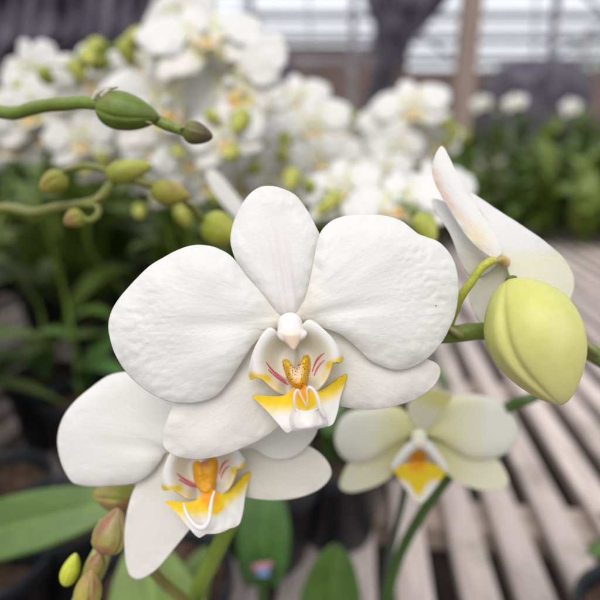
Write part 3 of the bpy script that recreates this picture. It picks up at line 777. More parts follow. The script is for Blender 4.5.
for r_, lab in ((rF, 'black nursery pot at the left edge under the green bud spray'), (rG, 'black nursery pot at the left beyond the olive spray'), (rH, 'black nursery pot nearest the camera at the left')):
    pot(r_[0], r_[1], lab)

def bract(parent, p, q, w, col=(.20, .22, .06)):
    a = W(*p); b = W(*q)
    me = bud_mesh('bract', (b - a).length, w, col, mix(col, (.34, .27, .14), .7), (.30, .22, .12), grooves=1, gd=.2, phase=1.2, tipk=.7, flat=.45, n=28, m=18)
    return link('bract', me, M_BUD, parent, place_axis(a, b))
bract(pF, (139, 114, .169), (152, 124, .167), .0024, (.12, .17, .025)); bract(pF, (180, 130, .169), (190, 124, .168), .0017, (.12, .12, .04)); bract(pF, (60, 105, .175), (84, 98, .171), .0024, (.13, .18, .03))
bract(pG, (118, 182, .214), (130, 176, .211), .0024); bract(pG, (182, 200, .216), (194, 204, .214), .0022); bract(pG, (92, 203, .215), (102, 196, .213), .0020); bract(pG, (60, 209, .225), (78, 200, .219), .0024)
bract(pH, (88, 570, .1735), (99, 550, .172), .0022, (.24, .22, .06)); bract(pH, (108, 536, .173), (100, 518, .1725), .0024, (.26, .24, .08))
bract(pA, (462, 336, .1545), (446, 326, .152), .0028, (.16, .20, .035)); bract(pA, (596, 356, .172), (574, 334, .166), .0034, (.16, .20, .035))

# ================================================================== background orchids
def low_meshes(sd, wb):
    D = {}
    for key, nm, dzf, cf_ in (('dorsal', 'sepal', dz_dorsal, c_dorsal), ('petal_l', 'petal', dz_petal, c_petal), ('petal_r', 'petal', dz_petal, c_petal), ('sepal_l', 'sepal', dz_sepal, c_sepal), ('sepal_r', 'sepal', dz_sepal, c_sepal)):
        q = MF[key]
        D[key] = sheet(nm, q['o'], q['b'], q['t'], dzf, (lambda u, v, r, p, f=cf_: mix((.70, .71, .30), f(u, v, r, p), sst(-.05, .42, u))), FD, ORG, n=48, rings=10, wob=wb, seed=sd)
    return D
LOWS = [low_meshes(3, 3.5), low_meshes(17, 5.0), low_meshes(41, 6.5)]; LOW = LOWS[0]
def joined(name, meshes, mats=None):
    V = []; Fc = []; C = []
    for me in meshes:
        o = len(V); V += [v.co.copy() for v in me.vertices]; Fc += [tuple(i + o for i in p.vertices) for p in me.polygons]
        a = me.color_attributes['Col'].data; C += [tuple(a[i].color[:3]) for i in range(len(me.vertices))]
    return mesh_from(name, V, Fc, C)
def low_lip():
    sl = sheet('a', SL_L, (297, 392), (262, 340), lambda *a: dz_side(*a) * .45 - 1.5, c_side, FD, ORG, n=40, rings=10, centre=(274, 364))
    sr_ = sheet('b', SL_R, (297, 392), (330, 340), lambda *a: dz_side(*a) * .45 - 1.5, c_side, FD, ORG, n=40, rings=10, centre=(317, 362))
    mi = sheet('c', MID, (300, 388), (310, 428), dz_mid, c_mid, FD, ORG, n=48, rings=10, centre=(302, 407))
    ca = sheet('d', CALL, (298, 390), (296, 360), lambda *a: dz_call(*a) * .6 - 2.0, lambda *a: (.78, .55, .06), FD, ORG, n=24, rings=6, centre=(297, 374))
    return joined('lip', [sl, sr_, mi, ca])
LOWLIP = low_lip()
LOWCOL = joined('column', [COLM])
FAR = joined('flower', [LOW[k] for k in LOW] + [LOWLIP, LOWCOL])
for me in [m_ for q in LOWS for m_ in q.values()] + [LOWLIP, FAR]: me.materials.append(M_PETAL)
LOWCOL.materials.append(M_COLUMN)
def bg_flower(root, px, py, d, yaw, pit, roll, s=1.0, far=False):
    mw = CAM @ Matrix.Translation(cf(px, py, d)) @ Matrix.Rotation(R(roll), 4, 'Z') @ Matrix.Rotation(R(yaw), 4, 'Y') @ Matrix.Rotation(R(pit), 4, 'X') @ Matrix.Scale(s, 4)
    if far: return link('flower', FAR, None, root, mw)
    e = empty('flower', mw, root)
    LW = LOWS[int(abs(px * 7 + py * 3)) % 3]
    for k in LW: solid(link('petal' if 'petal' in k else 'sepal', LW[k], None, e, mw), .0008)
    link('lip', LOWLIP, None, e, mw); link('column', LOWCOL, None, e, mw)
    return e
BUDM = [bud_mesh('bud', .018, .0062, (.27, .31, .04), (.42, .42, .08), (.45, .45, .12), seed=k, n=20, m=14) for k in range(3)]
for b in BUDM: b.materials.append(M_BUD)
def bg_bud(root, px, py, d, s=1.0, k=0, rr=rnd):
    q = Matrix.Rotation(R(rr.uniform(40, 150)), 4, 'X') @ Matrix.Rotation(R(rr.uniform(0, 360)), 4, 'Z')
    q = Matrix.Rotation(R(rr.uniform(-80, 80)), 4, 'Z') @ q
    return link('bud', BUDM[k % 3], None, root, CAM @ Matrix.Translation(cf(px, py, d)) @ q @ Matrix.Scale(s, 4))
colK = stemcol((.10, .17, .02), (.17, .24, .04), 30)
def bg_plant(label, flowers, buds, stem, base_off=(0, .05), seed=0, group='white orchids on the slatted bench', far=False, nleaf=3, potlabel=None, s=1.0, rad=.0026, ls=.62):
    rr = random.Random(seed)
    d0 = sum(f[2] for f in flowers) / len(flowers); x0 = sum(f[0] for f in flowers) / len(flowers)
    c = W(x0, 200, d0); root = plant_root(c.x + base_off[0], c.y + base_off[1])
    tag(root, label, 'orchid', group)
    b = world(root).translation
    pts = [b + Vector((0, 0, .08))]
    sp0 = W(*stem[0]); pts.append(b.lerp(sp0, .5) + Vector((base_off[0] * .3, base_off[1] * .5 + .02, .03)))
    pts += [W(*q) for q in stem]
    tubes = [(pts, [rad * 1.3] + [rad] * (len(pts) - 2) + [rad * .5])]
    dense = crom([list(p) for p in pts], 8, False); dense = [Vector(q) for q in dense]
    for fl in flowers:
        e = bg_flower(root, *fl[:3], fl[3] if len(fl) > 3 else rr.uniform(-25, 25), fl[4] if len(fl) > 4 else rr.uniform(-15, 15), fl[5] if len(fl) > 5 else rr.uniform(-14, 14), s * (fl[6] if len(fl) > 6 else rr.uniform(.88, 1.05)), far)
        p = world(e) @ Vector((0, .004, -.004)); q = min(dense, key=lambda a: (a - p).length)
        tubes.append(([p, p + (world(e).to_3x3() @ Vector((0, 0, -.012))).normalized() * .012, p.lerp(q, .6) + Vector((0, 0, .005)), q], [.0016, .0013, .0012, .0014]))
    for i, bb in enumerate(buds):
        o = bg_bud(root, *bb[:3], (bb[3] if len(bb) > 3 else 1) * s, i, rr)
        p = world(o) @ Vector((0, 0, .001)); q = min(dense, key=lambda a: (a - p).length)
        tubes.append(([p, p.lerp(q, .5) + Vector((0, 0, .003)), q], [.001, .001, .0012]))
    tube('flower_stem', tubes, M_STEM, root, colK, 8, 0)
    if nleaf: leaves_around(root, nleaf, rr, seed, ls)
    pot(b.x, b.y, potlabel or 'black nursery pot half hidden among the blurred orchids', group='pots half hidden among the blurred orchids' if not potlabel else 'black nursery pots on the slatted bench')
    return root
bg_plant('tall white orchid with greenish throats at the very top left of the cluster',
         [(205,38,.42,10,-25,5,1.1),(232,90,.43,-25,-5,10,1.15),(178,22,.46,-30,10,-10),(168,108,.44,20,0,0,1.1)], [(120,92,.45),(150,36,.43,1.2)],
         [(150,180,.50),(190,130,.48),(205,80,.47),(190,30,.46),(150,30,.45)], (-.02, .1), 1)
bg_plant('white orchid spray with a row of pale yellow-green buds at the top left',
         [(140,66,.50,15,-5,0,.75),(92,80,.50,25,0,0,.8),(60,95,.50,0,0,0,.9)], [(100,42,.46,1.7),(86,54,.46,1.4),(122,38,.46,1.4),(108,54,.47,1.3),(70,60,.46,1.3),(40,66,.46,1.2),(152,34,.46,1.5)],
         [(40,190,.54),(60,120,.52),(90,60,.48),(130,46,.47),(170,60,.47)], (-.08, .08), 2)
bg_plant('white orchid with an orange-tinted lip just right of the brown-tipped bud',
         [(225,138,.42,-10,0,0,.72),(188,160,.46,30,10,20,.65),(150,150,.50,-20,5,0,.7),(118,158,.54,10,0,0,.7),(262,150,.52,0,10,30,.7),(205,182,.46,-30,20,0,.6),(175,190,.5,30,20,0,.6),(242,185,.5,10,30,0,.6)], [(246,110,.42,1.4),(262,165,.46),(238,150,.42,1.1),(160,185,.46,1.1),(212,190,.44),(172,150,.44,.9),(178,205,.46,1.2),(140,205,.5,1.1),(205,112,.42,.9)],
         [(190,250,.56),(200,200,.52),(215,160,.48),(245,110,.45)], (0, .1), 3)
bg_plant('rounded white orchid behind the top sepal of the sharp flower, green buds beneath it',
         [(312,128,.52,-15,-8,0,.85),(300,100,.60,5,-10,0,.8),(340,190,.40,-20,-20,0,.7),(285,165,.5,20,5,0,.6),(318,160,.5,-20,10,10,.55),(272,185,.5,25,15,0,.55),(300,195,.5,0,30,0,.5)], [(287,132,.48,1.1),(295,170,.40,1.2),(306,180,.40,.9),(338,193,.36,1.0),(328,205,.37,.8),(278,150,.47)],
         [(300,260,.6),(290,210,.56),(300,160,.55),(320,110,.58)], (0, .1), 4)
bg_plant('small-flowered orchid with yellow-green tips between the two white clusters',
         [(345,135,.75,0,0,0,.7),(352,152,.8,20,0,0,.7),(335,160,.7,-20,0,0,.8)], [(335,108,.72,1.3),(348,112,.72,1.3),(356,120,.75,1.2),(325,112,.7,1.1)],
         [(350,230,.85),(350,180,.82),(345,140,.8),(335,105,.75)], (0, .1), 5)
bg_plant('rounded white orchid cluster in front of the brown wooden post',
         [(412,108,.72,-10,-15,0,1.15),(392,128,.74,15,-10,0,1.05),(398,152,.72,10,5,0,.85),(436,145,.76,-25,0,0,.8),(425,128,.78,0,0,0,.9)], [(432,168,.7,1.2),(418,172,.7,1.1),(375,150,.74,1.2),(441,118,.72,1.4),(455,125,.74,1.3),(448,134,.74,1.2),(462,132,.76,1.2)],
         [(400,250,.85),(415,190,.82),(410,130,.80),(440,115,.76),(462,128,.76)], (0, .12), 6)
bg_plant('low white orchid just above the right petal of the sharp flower',
         [(398,206,.34,-20,-30,0,.8),(440,196,.40,10,-10,0,.7),(385,175,.66,0,0,0,.8)], [(418,213,.235,.9)],
         [(430,290,.42),(420,250,.38),(415,215,.30),(400,200,.35)], (.02, .1), 7)
pN = plant_root(-.03, .42); tag(pN, 'white orchid whose single narrow petal shows left of the top sepal', 'orchid', 'white orchids on the slatted bench')
ORN = cf(262, 232, .29); fn = empty('flower', CAM @ Matrix.Translation(ORN), pN)
cw = lambda u, v, r, p: mix((.7, .7, .4), WHT, sst(0, .3, u))
mk('petal', [(262,236),(246,226),(230,213),(217,197),(208,182),(206.5,172),(212,169),(221,176),(232,189),(243,204),(254,220)], (262,236), (208,170), lambda u, v, r, p: -8 * u + 3 + 20 * v * v, cw, .29, ORN, fn, seed=51)
mk('petal', [(262,236),(275,218),(292,215),(305,228),(306,246),(290,256),(272,250)], (262,236), (306,236), lambda u, v, r, p: 3 * u, cw, .29, ORN, fn, seed=52)
mk('sepal', [(260,236),(248,244),(240,262),(246,278),(258,270),(266,250)], (262,236), (246,278), lambda u, v, r, p: 4 + 3 * u, cw, .29, ORN, fn, seed=53)
mk('sepal', [(264,236),(256,222),(256,206),(266,198),(274,212),(272,228)], (262,236), (266,198), lambda u, v, r, p: 4 + 3 * u, cw, .29, ORN, fn, seed=54)
mk('sepal', [(266,238),(280,248),(292,264),(286,278),(272,268),(264,250)], (262,236), (288,278), lambda u, v, r, p: 4 + 3 * u, cw, .29, ORN, fn, seed=55)
link('lip', LOWLIP, None, fn, CAM @ Matrix.Translation(cf(264, 236, .285)) @ Matrix.Scale(.8, 4))
N_ = world(pN).translation
tube('flower_stem', [([N_ + Vector((0, 0, .08)), W(290, 330, .42), W(280, 280, .36), W(270, 250, .315), W(263, 237, .294)], [.003, .003, .0025, .002, .0015])], M_STEM, pN, colK)
leaves_around(pN, 3, random.Random(44), 1, .6); pot(N_.x, N_.y, 'black nursery pot directly behind the sharp flower')
bg_plant('white orchid in the thick of the cluster above the green foliage',
         [(262,118,.62,10,0,0,.8),(284,108,.66,-20,0,0,.8),(240,160,.60,0,10,0,.7),(205,178,.64,0,0,0,.7),(372,182,.7,0,0,0,.6),(355,170,.66,20,10,0,.6),(325,178,.62,-10,10,0,.6),(262,200,.6,20,10,0,.6),(345,208,.6,0,20,0,.55)], [(255,185,.55),(232,190,.55),(320,165,.6)],
         [(230,260,.7),(240,200,.68),(260,130,.66)], (0, .12), 9)
bg_plant('white orchid behind the green bud spray at the left edge',
         [(80,140,.5,0,0,0,.75),(110,120,.56,0,0,0,.8),(75,108,.55,0,0,0,.8),(150,175,.6,0,0,0,.65),(40,135,.52,0,0,0,.8),(100,165,.55,20,10,0,.6),(130,150,.55,-20,0,0,.65),(165,135,.6,0,0,0,.8)], [(100,150,.5),(80,165,.5)],
         [(90,250,.65),(90,200,.6),(80,140,.56)], (-.03, .12), 10)
bg_plant('white orchid at the far left of the bench, outermost of the row',
         [(25,110,.5),(10,140,.52),(-20,120,.5),(30,75,.56)], [(15,80,.5,1.3),(0,90,.5,1.3)],
         [(0,250,.6),(10,180,.58),(20,100,.56)], (-.05, .1), 11)
bg_plant('distant white orchid showing between the post and the frame edge',
         [(482,104,2.1),(515,103,2.1),(572,108,2.1)], [(497,112,1.9,1.3)],
         [(510,150,2.0),(510,120,1.98),(500,98,1.95)], (0, .1), 12, far=True, s=.95)
bg_plant('distant white orchid low behind the small-flowered one',
         [(372,150,1.2),(385,170,1.3),(360,168,1.2),(330,178,1.0),(345,172,1.1)], [(368,135,1.2,1.6),(375,128,1.2,1.5),(362,142,1.2,1.5),(340,125,1.2,1.6),(352,168,1.2,1.5),(392,180,1.2,1.4)],
         [(360,220,1.3),(365,180,1.28),(370,145,1.25)], (0, .1), 13, far=True)

# ================================================================== leafy plants on the bench and beyond
def leafy_proto(seed, c1, c2, nl, h):
    rr = random.Random(seed)
    r = empty('leafy_plant', Matrix.Translation((0, -50, 0)))
    tag(r, 'leafy green plant without flowers in the blurred rows', 'plant', 'leafy green plants in the blurred rows')
    for i in range(nl):
        a = rr.uniform(0, 360); el = rr.uniform(-5, 75)
        me = leaf_mesh(rr.uniform(.09, .2), rr.uniform(.014, .03), rr.uniform(.2, .7), rr.uniform(.2, .8), c1, c2, rr.uniform(-.15, .15), 9, 5)
        me.materials.append(M_FOL)
        mw = world(r) @ Matrix.Translation((rr.uniform(-.02, .02), rr.uniform(-.02, .02), rr.uniform(.0, h))) @ Matrix.Rotation(R(a), 4, 'Z') @ Matrix.Rotation(R(el), 4, 'X')
        link('leaf', me, None, r, mw)
    v, fcs, c = tube_data([Vector((0, 0, 0)), Vector((.004, 0, h * .6)), Vector((0, 0, h + .02))], [.006, .005, .003], 8, 4, colf=lambda t, a: c1)
    link('stalk', mesh_from('stalk', v, fcs, c), M_STEM, r)
    return r
PROTOS = [leafy_proto(1, (.055, .095, .012), (.12, .165, .025), 14, .12), leafy_proto(2, (.05, .09, .015), (.10, .15, .025), 16, .16),
          leafy_proto(3, (.10, .145, .018), (.18, .23, .04), 12, .10), leafy_proto(4, (.07, .105, .028), (.12, .165, .045), 14, .18)]
used = [False] * 4
def put_leafy(k, x, y, z, rz, s, tiltx=0, cat_label=None):
    m = Matrix.Translation((x, y, z)) @ Matrix.Rotation(rz, 4, 'Z') @ Matrix.Rotation(tiltx, 4, 'X') @ Matrix.Scale(s, 4)
    p = PROTOS[k]
    if not used[k]:
        used[k] = True; p.matrix_world = m; return p
    r = p.copy(); COL.objects.link(r); r.matrix_world = m
    for ch in p.children:
        c = ch.copy(); COL.objects.link(c); c.parent = r; c.matrix_basis = ch.matrix_basis.copy()
    return r
# bench frame: slats run towards the vanishing point, about 6 degrees to the right of the view
YAW = R(-6.4)
BR_ = Matrix.Translation((0, 0, 0)) @ Matrix.Rotation(YAW, 4, 'Z')
bench = empty('slatted_bench', BR_); tag(bench, 'long bench of pale weathered slats with dark gaps', 'bench')
SL_P, SL_W = .0552, .0345
_a = W(477.5, 597, 1) - CAM_LOC; _h = CAM_LOC + _a * ((BENCH_Z - 1.2) / _a.z); SLOFF = (BR_.inverted() @ _h).x % SL_P
SLM = []
for k in range(6):
    bm = bmesh.new(); box_bm(bm, -SL_W / 2, SL_W / 2, -1.75, 1.75, -.009, .009, .0)
    es = [e for e in bm.edges if abs((e.verts[0].co - e.verts[1].co).y) > 1]
    bmesh.ops.subdivide_edges(bm, edges=es, cuts=60)
    le = [e for e in bm.edges if abs((e.verts[0].co - e.verts[1].co).y) > .01 and abs(e.verts[0].co.z - e.verts[1].co.z) < .001]
    for v in bm.verts:
        v.co.x += .0022 * nz(v.co.y * 2.2 + k * 7, k) + .0007 * nz(v.co.y * 14, k, v.co.x * 50); v.co.z += .0012 * nz(v.co.y * 1.5, k * 3, 2)
    me = bpy.data.meshes.new('slat'); bm.to_mesh(me); bm.free(); me.materials.append(M_WOOD); SLM.append(me)
for i in range(-28, 34):
    rr = random.Random(i)
    mw = BR_ @ Matrix.Translation((i * SL_P + SLOFF + rr.uniform(-.0025, .0025), 1.55, BENCH_Z - .009)) @ Matrix.Rotation(rr.uniform(-.002, .002), 4, 'Z')
    o = link('slat', SLM[i % 6], None, bench, mw)
    b = o.modifiers.new('edge', 'BEVEL'); b.width = .004; b.segments = 2; b.limit_method = 'ANGLE'
for j, y in enumerate([-.1, .17, .52, .85, 1.18, 1.5, 1.85, 2.2, 2.6, 3.0, 3.25]):
    bm = bmesh.new(); box_bm(bm, -1.5, 1.75, y - .024, y + .024, BENCH_Z - .018 - .034, BENCH_Z - .0195, .004)
    bm_obj('cross_beam', bm, M_WOODD, bench)
for x in (-1.4, -.1, 1.65):
    for y in (-.05, 1.6, 3.2):
        bm = bmesh.new(); box_bm(bm, x - .035, x + .035, y + .028, y + .09, .003, BENCH_Z - .054, .005)
        bm_obj('leg', bm, M_WOODD, bench)

# leafy plants behind and under the cluster at the left of the bench
rr = random.Random(77)
for yi in range(17):
    y = .36 + yi * .16
    for xi in range(-9, 12):
        x = xi * .15 + rr.uniform(-.03, .03) + y * .1; yy = y + rr.uniform(-.03, .03)
        if y < 1.9 and x > -.02 + .10 * y: continue
        if y < .6 and x > -.08: continue
        if abs(x - dp.x) < .1 and abs(yy - dp.y) < .1: continue
        if y < 1.3 and x < -1.0: continue
        if min(math.dist((x, yy), q_) for q_ in POTS) < .115: continue
        z = BENCH_Z + .003
        if y < 1.7: pot(x, yy, 'black nursery pot half hidden among the blurred orchids', 'pots half hidden among the blurred orchids'); z += .08
        put_leafy(rr.randrange(4), x, yy, z, rr.uniform(0, 6.3), rr.uniform(.8, 1.25) * (1.3 if y > 1.7 or y < .95 else 1))
# rows on the ground and on the far bench
far_b = empty('slatted_bench', Matrix.Identity(4)); tag(far_b, 'distant low bench with pale front boards beyond the green rows', 'bench')
for k in range(24):
    bm = bmesh.new(); box_bm(bm, -5, 9, 5.6 + k * .07, 5.645 + k * .07, .90, .925, .003); bm_obj('slat', bm, M_WOOD, far_b)
for k in range(60):
    x = -5 + k * .235
    bm = bmesh.new(); box_bm(bm, x, x + .10, 5.56, 5.58, .76, .93, .003); bm_obj('front_board', bm, M_WOOD, far_b)
for x in (-4.9, -1, 2.5, 5.5, 8.8):
    for y in (5.7, 7.1):
        bm = bmesh.new(); box_bm(bm, x, x + .08, y, y + .08, .003, .897, .004); bm_obj('leg', bm, M_WOODD, far_b)
for i in range(70):
    put_leafy(rr.randrange(4), rr.uniform(-4.5, 8.5), rr.uniform(5.7, 7.1), .93, rr.uniform(0, 6.3), rr.uniform(1.6, 2.6))
low_b = empty('slatted_bench', Matrix.Identity(4)); tag(low_b, 'middle-distance bench hidden under rows of green plants', 'bench')
for k in range(20):
    bm = bmesh.new(); box_bm(bm, -4, 6, 3.7 + k * .07, 3.745 + k * .07, .66, .68, .003); bm_obj('slat', bm, M_WOODD, low_b)
for x in (-3.9, 0, 2.9, 5.8):
    for y in (3.8, 4.9):
        bm = bmesh.new(); box_bm(bm, x, x + .08, y, y + .08, .003, .657, .004); bm_obj('leg', bm, M_WOODD, low_b)
for i in range(90):
    put_leafy(rr.randrange(4), rr.uniform(-3.5, 5.5), rr.uniform(3.7, 5.0), .68, rr.uniform(0, 6.3), rr.uniform(1.2, 1.9))

# ================================================================== the nursery beyond
bm = bmesh.new(); g = bmesh.ops.create_grid(bm, x_segments=60, y_segments=60, size=1500)
o = bm_obj('ground', bm, M_SOIL); tag(o, kind='structure')

def beam(name, p0, p1, w, mat, parent):
    p0 = Vector(p0); p1 = Vector(p1); L_ = (p1 - p0).length
    bm = bmesh.new(); box_bm(bm, -w / 2, w / 2, -w / 2, w / 2, 0, L_, w * .08)
    return bm_obj(name, bm, mat, parent, place_axis(p0, p1))
# brown post near the right
pp = W(455, 150, 2.7)
post = empty('wooden_post', Matrix.Translation((pp.x, pp.y, 0)) @ Matrix.Rotation(R(.6), 4, 'Y')); tag(post, 'tall brown wooden post rising at the right behind the white cluster', 'post')
bm = bmesh.new(); box_bm(bm, -.045, .045, -.045, .045, 0.003, 3.2, .006); bm_obj('post_shaft', bm, M_POST, post)
bm = bmesh.new(); box_bm(bm, -.052, .052, -.052, .052, 2.1, 2.12, .003); bm_obj('post_band', bm, M_STEEL, post)
# open greenhouse wall
YW = 6.0 + 2.2
wl = empty('greenhouse_frame', Matrix.Translation((0, YW, 0))); tag(wl, 'open metal greenhouse side with rails and cross braces against the bright sky', 'greenhouse frame')
def zy(py, Y): return 1.2 + Y * math.tan(math.atan((300 - py) / F) - PITCH)
for x in (-8, -5.2, -2.6, -.7, .75, 3.6, 6.4, 9.2): beam('upright', (x, YW, .003), (x, YW, 5.5), .09, M_STEEL, wl)
for z in (zy(14, YW), zy(38, YW), zy(-40, YW), zy(60, YW)): beam('rail', (-9, YW + .1, z), (10, YW + .1, z), .085, M_STEEL, wl)
for x0 in (-5.2, .75, 3.6, 6.4):
    beam('brace', (x0, YW - .09, zy(60, YW)), (x0 + 1.4, YW - .09, zy(-20, YW)), .045, M_STEEL, wl); beam('brace', (x0 + 1.4, YW - .14, zy(60, YW)), (x0, YW - .14, zy(-20, YW)), .045, M_STEEL, wl)
for z in (zy(26, YW), zy(49, YW), zy(-12, YW)): beam('thin_rail', (-9, YW + .22, z), (10, YW + .22, z), .028, M_STEEL, wl)
for k in range(17): beam('thin_upright', (-8.6 + k * 1.1, YW + .27, zy(75, YW)), (-8.6 + k * 1.1 + .16 * math.sin(k * 2.1), YW + .27, zy(-60, YW)), .026, M_STEEL, wl)
# low brick wall behind it
def brick():
    m, t, out = nt('old_brick'); L = t.links.new
    tc = N(t, 'ShaderNodeTexCoord'); mp = N(t, 'ShaderNodeMapping'); mp.inputs['Rotation'].default_value = (R(90), 0, 0); L(tc.outputs['Object'], mp.inputs[0])
    b = N(t, 'ShaderNodeTexBrick', Scale=4.0); b.inputs['Color1'].default_value = (.30, .20, .18, 1); b.inputs['Color2'].default_value = (.40, .29, .26, 1); b.inputs['Mortar'].default_value = (.3, .27, .26, 1)
    L(mp.outputs[0], b.inputs[0]); p = N(t, 'ShaderNodeBsdfPrincipled', Roughness=.9)
    n = N(t, 'ShaderNodeTexNoise', Scale=1.3, Detail=5); L(tc.outputs['Object'], n.inputs[0])
    mx = N(t, 'ShaderNodeMix', data_type='RGBA', blend_type='MULTIPLY'); mx.inputs[0].default_value = .6; L(b.outputs[0], mx.inputs[6]); L(n.outputs[0], mx.inputs[7])
    L(mx.outputs[2], p.inputs['Base Color']); L(p.outputs[0], out.inputs[0]); return m
M_BRICK = brick()
bw = empty('brick_wall', Matrix.Translation((0, YW + 1, 0))); tag(bw, 'low pinkish brown brick wall along the far side of the nursery', 'wall')
bm = bmesh.new(); box_bm(bm, -9, 1.75, YW + 1, YW + 1.2, 0.002, zy(50, YW + 1), .01); bm_obj('brickwork', bm, M_BRICK, bw, Matrix.Identity(4))
bm = bmesh.new(); box_bm(bm, 1.75, 10, YW + 1.002, YW + 1.2, 0.002, zy(70, YW + 1), .01); bm_obj('brickwork', bm, M_BRICK, bw, Matrix.Identity(4))
bm = bmesh.new(); box_bm(bm, -9.05, 1.8, YW + .96, YW + 1.24, zy(50, YW + 1) + .002, zy(50, YW + 1) + .06, .01); bm_obj('coping', bm, M_STEEL, bw, Matrix.Identity(4))
# pleated dark shade nets
def curtain(label, outline_px, d, folds, parent=None):
    """outline rows: (py, px_left, px_right); hangs at distance d with pleats of real depth"""
    rows = []
    n = 60; pts = resample([(a, b, c) for a, b, c in outline_px], 30, False)
    vs = []; fs = []
    for i, (py, xl, xr) in enumerate(pts):
        for j in range(n + 1):
            s = j / n; px = xl + (xr - xl) * s
            dd = d + .07 * (math.sin(s * folds * 6.283 + 2.5 * nz(s * 4, i * .15) + .6 * math.sin(i * .3))) * (.4 + .6 * abs(nz(s * 5, 3))) + .12 * nz(s * 5, i * .2)
            vs.append(W(px, py, dd))
    for i in range(len(pts) - 1):
        for j in range(n):
            a = i * (n + 1) + j; fs.append((a, a + 1, a + n + 2, a + n + 1))
    me = mesh_from('shade_net', vs, fs)
    o = link('shade_net', me, M_NET); solid(o, .012); tag(o, label, 'shade net', None)
    return o
curtain('dark gathered shade net hanging centre right, wide above and narrow below', [(-60,352,475),(0,364,448),(14,368,436),(26,374,428),(38,373,416),(50,377,408),(62,374,399),(80,372,392),(100,366,390),(125,362,388)], 5.2, 9)
curtain('dark shade net drawn across the top left corner', [(-70,-60,205),(-20,-60,172),(0,-60,154),(20,-60,152),(38,-60,150),(48,-60,120),(70,-60,85),(110,-60,70)], 3.6, 11)
# pinkish second post by the net and dark tarpaulin mound
q = W(401, 80, 5.6)
p2 = empty('wooden_post', Matrix.Translation((q.x, q.y, 0))); tag(p2, 'pale pinkish post just right of the gathered dark net', 'post')
bm = bmesh.new(); box_bm(bm, -.055, .055, -.055, .055, 0.003, zy(44, q.y), .006); bm_obj('post_shaft', bm, plain_mat('pinkish_post', (.24, .17, .155), (.32, .24, .22), 5, .8, .002, (9, 9, 1)), p2)
def mound(label, px0, px1, pytop, pybot, d):
    c = W((px0 + px1) / 2, pybot, d); wd = (px1 - px0) / F * d / 2; h = (pybot - pytop) / F * d
    vs = []; fs = []; n = 40; m = 16
    for i in range(m + 1):
        th = math.pi / 2 * i / m
        for k in range(n):
            a = 2 * math.pi * k / n
            r = math.cos(th) ** .7 * (1 + .12 * nz(math.cos(a) * 2, math.sin(a) * 2, i * .15))
            vs.append(Vector((wd * r * math.cos(a), .5 * r * math.sin(a), -c.z + .002 if i == 0 else h * math.sin(th) * (1 + .08 * nz(math.cos(a) * 3, math.sin(a) * 3, 5)))))
    for i in range(m):
        for k in range(n):
            l = (k + 1) % n; fs.append((i * n + k, i * n + l, (i + 1) * n + l, (i + 1) * n + k))
    fs.append(tuple(m * n + k for k in range(n)))
    o = link('tarpaulin_heap', mesh_from('tarpaulin_heap', vs, fs), M_NET, None, Matrix.Translation(c)); return tag(o, label, 'tarpaulin')
mound('dark rounded tarpaulin heap beyond the brown post at the right', 484, 590, 62, 96, 7.4)
mound('dark low tarpaulin heap behind the white cluster left of centre', 258, 300, 60, 105, 7.2)
# trees beyond the wall
def tree(label, x, y, h, r, seed, c1=(.03, .06, .02), c2=(.06, .09, .03)):
    rr = random.Random(seed)
    root = empty('tree', Matrix.Translation((x, y, 0))); tag(root, label, 'tree', 'trees beyond the nursery')
    tb = [([Vector((0, 0, 0)), Vector((.1, 0, h * .35)), Vector((-.05, .1, h * .7)), Vector((0, 0, h * .9))], [.16, .13, .08, .03])]
    for k in range(6):
        a = rr.uniform(0, 6.28); z = h * rr.uniform(.35, .7)
        tb.append(([Vector((0, 0, z)), Vector((math.cos(a) * r * .5, math.sin(a) * r * .5, z + .25 * r)), Vector((math.cos(a) * r * .9, math.sin(a) * r * .9, z + .5 * r))], [.06, .04, .015]))
    V, Fc, C = merge([tube_data(p, q_, 8, 4, colf=lambda t, a: (.06, .045, .035)) for p, q_ in tb])
    link('trunk', mesh_from('trunk', V, Fc, C), M_STEM, root)
    vs = []; fs = []; cs = []
    for k in range(2600):
        cl = rr.randrange(14); cr = random.Random(seed * 100 + cl)
        cc = Vector((cr.gauss(0, .5) * r, cr.gauss(0, .5) * r, h * .72 + cr.gauss(0, .22) * h * .6))
        p = cc + Vector((rr.gauss(0, 1), rr.gauss(0, 1), rr.gauss(0, .7))) * r * .22
        u = Vector((rr.gauss(0, 1), rr.gauss(0, 1), rr.gauss(0, 1))).normalized() * .09; v = u.orthogonal().normalized() * .05
        b = len(vs); vs += [p - u, p + v, p + u, p - v]; fs.append((b, b + 1, b + 2, b + 3)); c = mix(c1, c2, rr.random()); cs += [c] * 4
    link('crown', mesh_from('crown', vs, fs, cs, smooth=False), M_FOL, root)
for i, (x, y, h, r) in enumerate([(-7, 17, 3.6, 1.6), (-2.2, 19, 3.4, 1.5), (6.3, 18, 3.3, 1.5), (11, 20, 4, 2)]):
    tree(['tree beyond the far left of the nursery', 'tree behind the brick wall left of centre', 'tree behind the wall right of the brown post', 'tree beyond the far right of the nursery'][i], x, y, h, r, i + 1)

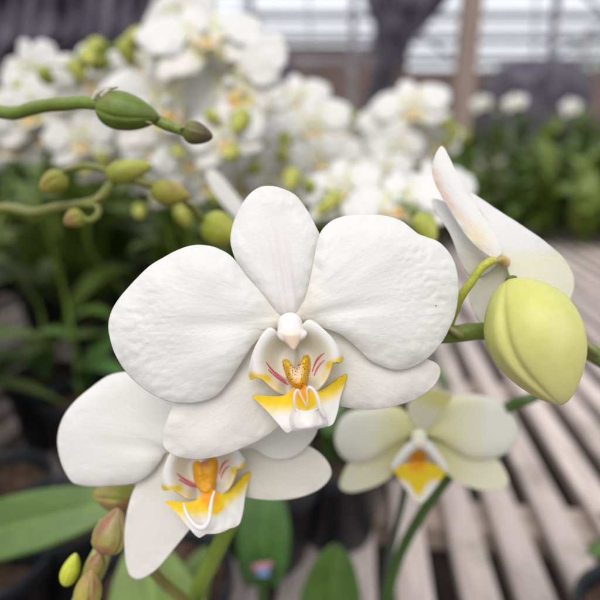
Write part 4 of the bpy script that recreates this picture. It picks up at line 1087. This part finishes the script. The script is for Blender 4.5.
# ================================================================== light
SUN_EL, SUN_AZ = R(50), R(196)
w = bpy.data.worlds.new('World'); scene.world = w; w.use_nodes = True
t = w.node_tree; t.nodes.clear()
sky = t.nodes.new('ShaderNodeTexSky'); sky.sky_type = 'NISHITA'; sky.sun_disc = False
sky.sun_elevation = SUN_EL; sky.sun_rotation = SUN_AZ; sky.air_density = .8; sky.dust_density = 6; sky.ozone_density = .4
bg = t.nodes.new('ShaderNodeBackground'); bg.inputs[1].default_value = .12
tcw = t.nodes.new('ShaderNodeTexCoord'); cn = t.nodes.new('ShaderNodeTexNoise'); cn.inputs['Scale'].default_value = 2.2; cn.inputs['Detail'].default_value = 7
mpw = t.nodes.new('ShaderNodeMapping'); mpw.inputs['Scale'].default_value = (1, 1, 2.5)
t.links.new(tcw.outputs['Generated'], mpw.inputs[0]); t.links.new(mpw.outputs[0], cn.inputs['Vector'])
cr_ = t.nodes.new('ShaderNodeMix'); cr_.data_type = 'RGBA'; cr_.inputs[6].default_value = (5.6, 5.8, 6.3, 1); cr_.inputs[7].default_value = (7.8, 7.8, 8.0, 1)
t.links.new(cn.outputs[0], cr_.inputs[0])
mxw = t.nodes.new('ShaderNodeMix'); mxw.data_type = 'RGBA'; mxw.inputs[0].default_value = .85   # cloud cover
t.links.new(sky.outputs[0], mxw.inputs[6]); t.links.new(cr_.outputs[2], mxw.inputs[7])
out = t.nodes.new('ShaderNodeOutputWorld'); t.links.new(mxw.outputs[2], bg.inputs[0]); t.links.new(bg.outputs[0], out.inputs[0])
ld = bpy.data.lights.new('sun', 'SUN'); ld.energy = 1.65; ld.angle = R(40); ld.color = (1, .98, .955)
lo = bpy.data.objects.new('sun', ld); COL.objects.link(lo)
dirv = Vector((math.sin(SUN_AZ) * math.cos(SUN_EL), math.cos(SUN_AZ) * math.cos(SUN_EL), math.sin(SUN_EL)))
lo.rotation_euler = dirv.to_track_quat('Z', 'Y').to_euler(); lo.location = (0, 0, 5)

scene.view_settings.view_transform = 'Standard'; scene.view_settings.look = 'None'
scene.view_settings.exposure = 0.42; scene.view_settings.gamma = 1
scene.render.engine = 'CYCLES'
cy = scene.cycles
cy.max_bounces = 8; cy.diffuse_bounces = 4; cy.glossy_bounces = 2; cy.transmission_bounces = 4
cy.caustics_reflective = False; cy.caustics_refractive = False
cy.use_denoising = True
try: cy.denoiser = 'OPENIMAGEDENOISE'
except Exception: pass
